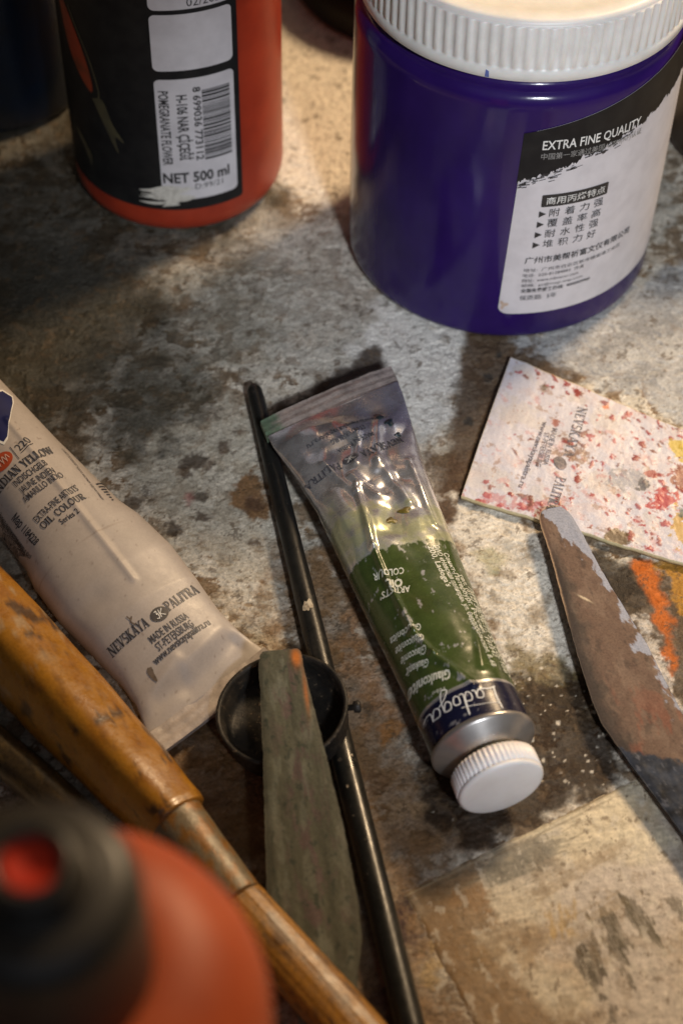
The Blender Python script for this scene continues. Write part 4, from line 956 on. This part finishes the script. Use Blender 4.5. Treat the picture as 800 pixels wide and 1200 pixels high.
    ink.text('MADE IN RUSSIA', q(647, 500), q(635, 543), .15, .01); ink.text('ST-PETERSBURG', q(638, 505), q(627, 545), .15, .01); ink.text('www.nevskayapalitra.ru', q(636, 492), q(607, 568), .16, .01)
    ink.build('lettering', sf, plain('faded_print', (.10, .09, .10), .5, (.28, .22, .22), 6, .45, .65), t, .012)
build_scrap()

def build_sheet():
    # glass mixing sheet with old cream paint
    c0 = G(472, 1040, .2)[:2]; c1 = G(748, 904, .2)[:2]
    ex = (c1-c0)/np.linalg.norm(c1-c0); ey = np.array([ex[1], -ex[0]])
    ey = G(557, 1200, .2)[:2]-c0; ey /= np.linalg.norm(ey)
    Wd, Ln = 11.0, 12.0
    nu, nv = 420, 300
    s, w = np.meshgrid(np.linspace(0, 1, nu), np.linspace(0, 1, nv)**1.4); u = s.ravel()*Wd; v = w.ravel()*Ln
    XY = c0[None]+u[:, None]*ex+v[:, None]*ey; X, Y = XY.T
    t = root('mixing_sheet', (*(c0+ex*5+ey*5), 0), 'flat cream mixing sheet with dark brush streaks at the front right corner', 'palette')
    C = np.zeros((len(u), 3))+np.array([.54, .475, .36])
    def lay(cc, m_): C[:] = C*(1-m_[:, None])+np.array(cc)*m_[:, None]
    P = np.stack([X, Y], -1)
    f = fbm(u*.5, v*.5, 5, .55, 3); g = fbm(u*1.3, v*1.3, 5, .6, 9)
    def tint(px, cc, a=.9, soft=.25, amp=.5, sc=1.2, an=(1, 1), seed=0):
        poly = np.array([G(x, y, .2)[:2] for x, y in px]); d = sd_poly(P, poly)+amp*fbm(X*sc*an[0], Y*sc*an[1], 5, .6, seed+1.3); lay(cc, sstep(soft, -soft, d)*a)
    lay((.40, .29, .17), sstep(.0, .5, f)*.7); lay((.58, .50, .37), sstep(.1, .5, g)*.6)
    tint([(472, 1040), (560, 1000), (590, 1100), (700, 1230), (520, 1230)], (.23, .145, .07), .9, .6, 1.2, .8, seed=2)
    tint([(640, 990), (800, 960), (830, 1230), (700, 1230), (660, 1100)], (.46, .405, .365), .7, .8, .9, .8, seed=4)
    tint([(600, 960), (720, 915), (790, 985), (660, 1010)], (.60, .53, .37), .7, .5, .5, 1, seed=5)
    # streaks along the upper edge
    su = fbm(u*.35, v*6.5, 5, .6, 15); lay((.20, .16, .10), sstep(.2, .5, su)*sstep(1.7, .6, v+.8*np.abs(u-2.5)*.25)*.75)
    tint([(560, 1010), (640, 985), (650, 1010), (600, 1020), (580, 1030)], (.12, .12, .10), .75, .2, .5, 1.4, seed=6)
    tint([(545, 1100), (590, 1090), (600, 1120), (560, 1130)], (.24, .15, .06), .6, .3, .5, 1.4, seed=7)
    # dry strokes: bundles of narrow dark lines
    rs = np.random.RandomState(4)
    def strokes(x, y, dx, dy, n, wid, ln, cc, a=.85, r=.07):
        d_ = np.array(G(x+dx, y+dy, .2)[:2])-G(x, y, .2)[:2]; d_ /= np.linalg.norm(d_); q = np.array([-d_[1], d_[0]]); b = G(x, y, .2)[:2]
        for i in range(n):
            st = b+q*wid*(rs.rand()-.5)+d_*(rs.rand()-.5)*ln*.5; L_ = ln*(.4+.7*rs.rand())
            k = np.where(np.hypot(X-st[0], Y-st[1]) < ln*2)[0]
            e = P[k]-st; tt = e@d_; qq = e@q; rad = r*(.4+rs.rand())*np.clip(1-tt/L_, 0, 1)**.5
            m_ = sstep(.03, -.03, np.abs(qq)-rad+.05*fbm(tt*3, qq*9, 4, .6, i))*(tt > 0)*(tt < L_)*a
            C[k] = C[k]*(1-m_[:, None])+np.array(cc)*m_[:, None]
    def smear(px, dx, dy, cc, a=.9, amp=.5, soft=.07, seed=0, lng=.8, fine=7):
        poly = np.array([G(x, y, .1)[:2] for x, y in px]); b = poly.mean(0)
        d_ = np.array(G(px[0][0]+dx, px[0][1]+dy, .1)[:2])-poly[0]; d_ /= np.linalg.norm(d_); q = np.array([-d_[1], d_[0]])
        e = P-b; tt = e@d_; qq = e@q
        d = sd_poly(P, poly)+amp*fbm(tt*lng, qq*fine*.5, 5, .62, seed+.3)+.3*amp*fbm(X*5, Y*5, 3, .6, seed)
        lay(cc, sstep(soft, -soft, d)*a*(.72+.28*sstep(-.2, .3, fbm(tt*1.2, qq*fine*1.6, 4, .6, seed+40))))
    tt_ = u*.9+v*.3; qq_ = v-.35*u
    lay(C*.72, sstep(.15, .4, fbm(tt_*.5, qq_*7, 5, .65, 301))*.55); lay(C*1.25, sstep(.2, .45, fbm(tt_*.6, qq_*9, 5, .65, 331))*.5)
    lay((.13, .09, .055), sstep(.54, .62, fbm(X*3.4, Y*3.4, 5, .7, 311))*.7); lay((.22, .155, .09), sstep(.3, .45, fbm(X*1.2, Y*1.2, 6, .62, 321))*.4)
    smear([(697, 1072), (722, 1066), (734, 1100), (742, 1140), (712, 1112)], 25, 45, (.055, .040, .018), .95, .36, seed=1)
    smear([(726, 1050), (748, 1046), (758, 1072), (778, 1112), (744, 1080)], 28, 45, (.06, .044, .02), .95, .36, seed=2)
    smear([(672, 1104), (694, 1100), (706, 1140), (700, 1160), (680, 1142)], 16, 45, (.045, .03, .013), .95, .34, seed=3)
    smear([(708, 1168), (722, 1176), (728, 1200), (712, 1200)], 14, 40, (.05, .038, .022), .9, .3, seed=4)
    smear([(660, 1075), (690, 1085), (720, 1120), (700, 1125), (675, 1110)], 28, 45, (.20, .14, .075), .55, .6, .2, seed=5)
    smear([(560, 1010), (620, 978), (655, 985), (640, 1005), (590, 1025)], 60, -22, (.17, .155, .12), .8, .6, .12, seed=6, lng=.35)
    smear([(560, 985), (720, 912), (735, 918), (580, 1000)], 60, -28, (.24, .19, .12), .6, .35, .1, seed=7, lng=.3, fine=12)
    smear([(610, 1050), (700, 1000), (730, 985), (640, 1045)], 60, -35, (.30, .22, .135), .6, .4, .1, seed=8, lng=.35, fine=9)
    smear([(655, 1095), (720, 1050), (730, 1062), (670, 1105)], 60, -35, (.26, .19, .11), .6, .35, .1, seed=9, lng=.4, fine=9)
    smear([(462, 1045), (520, 1020), (600, 1200), (540, 1210)], 30, 60, (.21, .13, .06), .9, .9, .3, seed=10, lng=.5, fine=3)
    smear([(650, 1060), (668, 1060), (668, 1090), (648, 1095)], 5, 40, (.42, .26, .06), .7, .3, .15, seed=11)
    for (x, y, rx) in ((795, 1060, .22), (560, 1050, .3), (535, 1045, .2)):
        q = G(x, y, .2)[:2]; d = np.hypot(X-q[0], Y-q[1])-rx+.25*fbm(X*3, Y*3, 4, .6, x); lay((.06, .045, .03) if x > 700 else (.24, .14, .06), sstep(.06, -.06, d)*.85)
    lay((.55, .50, .42), sstep(.32, .5, fbm(u*2.4, v*2.0, 5, .62, 71))*sstep(4.5, 7, u+.2*v)*.6)
    lay((.56, .51, .42), sstep(.42, .55, fbm(u*3.1, v*2.4, 5, .62, 91))*.5)
    e1 = np.abs(v-.22); lay((.12, .09, .05), sstep(.05, .0, e1)*.45*sstep(.55, .2, np.abs(fbm(u*.8, v*0, 3)))); lay((.42, .36, .24), sstep(.03, .0, np.abs(v-.12))*.7)
    C *= (1+.25*fbm(X*5, Y*5, 4, .6, 8))[:, None]; C = np.clip(C, .01, .8)
    e = np.clip(np.minimum(np.minimum(u, Wd-u), np.minimum(v, Ln-v))/.12, 0, 1)**.5
    z = -.045+.055*e+.006*g; n = len(u)
    V = np.concatenate([np.stack([X, Y, z], -1), np.stack([X, Y, 0*z-.08], -1)])
    f_ = gridfaces(nv, nu, False, True); Fc = f_.tolist()+(f_[:, ::-1]+n).tolist()
    def side(idx):
        for i, j in zip(idx[:-1], idx[1:]): Fc.append([i, j, j+n, i+n])
    side(list(range(nu))); side([(nv-1)*nu+k for k in range(nu)][::-1]); side([k*nu for k in range(nv)][::-1]); side([k*nu+nu-1 for k in range(nv)])
    obj('pane', V, Fc, painted('painted_glass', .38, .14, 12, .3, 9, .03, rvar=.12), t, col=np.concatenate([C, C]))
build_sheet()

def build_knife():
    p0 = G(646, 596, .46); p1 = G(778, 905, .46); p2 = G(850, 1075, .62)
    pe = p0+(p1-p0)*1.62; t = root('palette_knife', (*p1[:2], 0), 'palette knife caked in brown and blue paint, its tip on the spattered scrap', 'palette knife')
    d = p1-p0; L = np.linalg.norm(d)
    def col(u, v, w, s):
        s = s*1.62; C = np.zeros((len(u), 3))+np.array([.135, .085, .06]); f = fbm(u*1.4, v*.8, 5, .6, 3); g = fbm(u*3, v*1.6, 5, .62, 22)
        def lay(cc, m_): C[:] = C*(1-m_[:, None])+np.array(cc)*m_[:, None]
        lay((.18, .12, .085), sstep(.0, .45, f)*.8); lay((.065, .046, .036), sstep(.25, .6, g)*.6); lay((.20, .075, .045), sstep(.2, .5, fbm(u*2+4, v*.7, 4, .6, 60))*sstep(.55, .95, s)*.8)
        lay((.04, .034, .03), sstep(.35, .05, w+.15*g)*sstep(.08, .25, s)*.85)
        bl = sstep(.03, -.03, (.86-w)+.25*fbm(v*1.6, u*3, 4, .65, 81)+np.interp(s, [0, .06, .16, .22, .34, .4, .6, 1], [-.7, -.5, -.22, -.02, .0, .06, .06, .2])); lay((.30, .32, .38), bl*.9)
        lay((.42, .28, .17), sstep(.02, .0, w-.018)*.8*sstep(.5, .3, s))
        q = np.exp(-(((u+.15)*1.1-(v-3.0)*.9)/.04)**2-((v-3.0)/.12)**2); lay((.6, .48, .32), np.clip(q*1.4, 0, 1))
        nb = sstep(-.05, .06, v-(L*.955+.55*u)+.14*fbm(u*3, v*3, 4, .6, 7)); cb = np.array([.024, .030, .043])*(1+.8*np.clip(fbm(u*2, v*2, 5, .6, 70), -1, 1))[:, None]+np.array([.10, .10, .11])*(sstep(.50, .62, fbm(u*5, v*4, 5, .6, 17))*.6)[:, None]
        C[:] = C*(1-nb[:, None])+cb*nb[:, None]
        return C
    prof = [(a_/1.62, b_, c_) for a_, b_, c_ in [(0, .22, .22), (.008, .34, .30), (.025, .42, .38), (.06, .46, .44), (.14, .50, .50), (.235, .57, .54), (.34, .68, .62), (.57, .88, .87), (.72, .97, .92), (.80, .97, .97), (.87, .85, 1.0), (.956, .68, 1.05), (1.22, .14, 1.1), (1.4, -.1, 1.05), (1.56, -.3, .9), (1.62, -.4, .6)]]
    blade('blade', t, p0, pe, prof, .1, M_smooth, col, .012, .014, 9, 320, 70)
    o3 = pe-d/L*.4+np.array([.4, .15, 0]); o3[2] = pe[2]-.0
    V, Fc, _, _ = turned(smoothtab([(0, .3), (.3, .42), (2.5, .55), (6, .5), (6.4, .2)], 6), o3, d, 32, .7); obj('handle', V, Fc, M_black, t)
build_knife()

# ================================================================== YELLOW BRUSH
def build_yellow():
    a = G(-60, 678, 1.15); e = G(207, 963, 1.0); a[2] = 1.15; e[2] = 1.0
    t = root('paintbrush', (*((a+e)/2)[:2], 0), 'thick ochre yellow brush with chipped paint and grey ferrule in the foreground', 'paintbrush')
    d = e-a; L = np.linalg.norm(d); u_ = d/L
    st = smoothtab([(0, .98), (2, .98), (L*.5, .92), (L*.8, .82), (L*.98, .72), (L, .69)], 14)
    rf = lambda T: 1/(np.abs(np.cos(T))**3.2+np.abs(np.sin(T))**3.2)**(1/3.2)
    V, Fc, tt, aa = turned(st, a, d, 96, .95, rfun=lambda T: rf(T-.5))
    C = np.zeros((len(V), 3))+np.array([.33, .15, .016]); X_ = np.cos(aa)*1.0; 
    f = fbm(tt*1.3, aa*1.6, 5, .62, 3); g = fbm(tt*2.2, aa*2.4, 5, .65, 13); h_ = fbm(tt*.9, aa*1.2, 5, .65, 43)
    def lay(cc, m_): C[:] = C*(1-m_[:, None])+np.array(cc)*m_[:, None]
    lay((.27, .11, .012), sstep(0, .5, f)*.7); lay((.38, .18, .02), sstep(.2, .5, -f)*.4)
    lay((.16, .07, .016), sstep(.36, .6, g)*.55); lay((.05, .03, .018), sstep(.42, .6, h_+.15*np.cos(aa-math.pi))*.85)
    lay((.36, .27, .17), sstep(.35, .5, fbm(tt*1.6, aa*2, 5, .65, 90))*sstep(L*.6, L*.3, tt)*.7)
    obj('handle', V, Fc, painted('chipped_yellow_paint', .3, .15, 14, .35, 7, .03, coat=.2), t, col=C)
    f0 = e; f1 = G(279, 1056, .95); f1[2] = .95
    d2 = f1-f0; L2 = np.linalg.norm(d2)
    V, Fc, tt, aa = turned(smoothtab([(-.12, .66), (0, .67), (.15, .655), (L2*.5, .61), (L2*.9, .58), (L2, .57)], 6), f0, d2, 64, .85)
    g = fbm(tt*2, aa*2, 5, .6, 3); C = np.zeros((len(V), 4)); C[:, :3] = np.array([.17, .135, .085]); k = sstep(0, .3, g); C[:, :3] = C[:, :3]*(1-k[:, None])+np.array([.22, .10, .02])*k[:, None]; C[:, 3] = .1
    obj('ferrule', V, Fc, painted('dirty_metal', .38, .25, 14, .4, 9, .03, metal_attr=True), t, col=C)
    b1 = G(470, 1270, .75); b1[2] = .7; d3 = b1-f1; L3 = np.linalg.norm(d3)
    V, Fc, tt, aa = turned(smoothtab([(-.08, .575), (.3, .60), (L3*.35, .62), (L3*.7, .62), (L3, .56)], 16), f1, d3, 110, .62, rfun=lambda T: 1+.006*np.sin(T*31)+.008*np.sin(T*17+1))
    g = fbm(aa*5, tt*.6, 5, .6, 3); C = np.zeros((len(V), 3))+np.array([.30, .14, .018]); k = sstep(-.1, .4, g); C = C*(1-k[:, None]*.4)+np.array([.16, .07, .02])*k[:, None]*.4
    k = sstep(.25, .4, fbm(tt*1.1, aa*1.3, 5, .65, 23)); C = C*(1-k[:, None]*.7)+np.array([.10, .05, .02])*k[:, None]*.7
    k = np.exp(-((aa-1.9)/.3)**2)*sstep(.3, -.3, fbm(tt*1.3, aa*3, 4)); C = C*(1-k[:, None]*.6)+np.array([.38, .32, .25])*k[:, None]*.6  # grey highlight along the top, painted into the bristle colour
    obj('bristles', V, Fc, painted('ochre_bristles', .42, .3, 9, .4, 7, .03), t, col=C)
build_yellow()

def build_dark_brush():
    a = G(-70, 822, .5); e = G(130, 990, .5)
    t = root('paintbrush', (*((a+e)/2)[:2], 0), 'dark brown worn handle lying low beneath the yellow brush at the left edge', 'paintbrush')
    L = np.linalg.norm(e-a); V, Fc, tt, aa = turned(smoothtab([(0, .48), (L*.5, .5), (L, .4)], 14), a, e-a, 40)
    C = np.zeros((len(V), 3))+np.array([.05, .035, .018]); k = sstep(.2, .5, fbm(tt*1.5, aa*2, 4)); C = C*(1-k[:, None])+np.array([.12, .08, .03])*k[:, None]
    obj('handle', V, Fc, painted('dark_varnish', .3, .3, 10, .3, 8, .03, coat=.3), t, col=C)
build_dark_brush()

# ================================================================== FOREGROUND BOTTLE
def build_front_bottle():
    KS = .805
    c = G(38, 1028, 17.5)[:2]; cx, cy = c
    t = root('paint_bottle', (cx, cy, 0), 'blurred orange red paint bottle with black flip cap close to the camera', 'bottle')
    M_o = plain('orange_plastic', (.44, .085, .024), .5, (.36, .066, .02), .8, bmp=.05, bsc=2, sss=.3, spec=.3)
    r = 3.2*KS; zq = lambda pr: [(q, (z-12)*KS+17.5) for q, z in pr]
    prof = [(.01, .1), (r-.5, .05)]+arc(r-.4, 0, r, .4, 5)+[(r, z) for z in np.linspace(.6, 13.4, 14)]+zq(arc(r, 7.3, 1.45*KS, 9.2, 12, False))+[(1.0, 15.2), (1.0, 16.2)]
    V, Fc = lathe(prof, cx, cy, 128); obj('body', V, Fc, M_o, t)
    M_k = plain('matt_black_plastic', (.030, .027, .024), .42, (.022, .02, .018), 2, bmp=.15, bsc=6)
    R = 1.46*KS
    prof = [(R-.1, 9.15), (R, 9.2), (R+.02, 10.0), (R, 11.3)]+arc(R, 11.4, R-.42, 11.9, 7, False)+[(.8, 11.95), (.72, 12.0), (.66, 12.35), (.60, 12.45), (.48, 12.47), (.43, 12.3), (.42, 12.1), (.01, 12.1)]
    prof = zq([(q if q > .9 else q*KS, z) for q, z in prof])
    V, Fc = lathe(prof, cx, cy, 96); cap = obj('cap', V, Fc, M_k, t)
    V, Fc = lathe(zq([(.01, 12.11), (.415*KS, 12.12), (.42*KS, 12.34), (.3*KS, 12.30), (.01, 12.22)]), cx, cy, 48); obj('nozzle_paint', V, Fc, plain('red_paint', (.60, .045, .02), .6, (.42, .025, .012), 3, spec=.2), cap)
build_front_bottle()

# ================================================================== DARK THINGS BEHIND
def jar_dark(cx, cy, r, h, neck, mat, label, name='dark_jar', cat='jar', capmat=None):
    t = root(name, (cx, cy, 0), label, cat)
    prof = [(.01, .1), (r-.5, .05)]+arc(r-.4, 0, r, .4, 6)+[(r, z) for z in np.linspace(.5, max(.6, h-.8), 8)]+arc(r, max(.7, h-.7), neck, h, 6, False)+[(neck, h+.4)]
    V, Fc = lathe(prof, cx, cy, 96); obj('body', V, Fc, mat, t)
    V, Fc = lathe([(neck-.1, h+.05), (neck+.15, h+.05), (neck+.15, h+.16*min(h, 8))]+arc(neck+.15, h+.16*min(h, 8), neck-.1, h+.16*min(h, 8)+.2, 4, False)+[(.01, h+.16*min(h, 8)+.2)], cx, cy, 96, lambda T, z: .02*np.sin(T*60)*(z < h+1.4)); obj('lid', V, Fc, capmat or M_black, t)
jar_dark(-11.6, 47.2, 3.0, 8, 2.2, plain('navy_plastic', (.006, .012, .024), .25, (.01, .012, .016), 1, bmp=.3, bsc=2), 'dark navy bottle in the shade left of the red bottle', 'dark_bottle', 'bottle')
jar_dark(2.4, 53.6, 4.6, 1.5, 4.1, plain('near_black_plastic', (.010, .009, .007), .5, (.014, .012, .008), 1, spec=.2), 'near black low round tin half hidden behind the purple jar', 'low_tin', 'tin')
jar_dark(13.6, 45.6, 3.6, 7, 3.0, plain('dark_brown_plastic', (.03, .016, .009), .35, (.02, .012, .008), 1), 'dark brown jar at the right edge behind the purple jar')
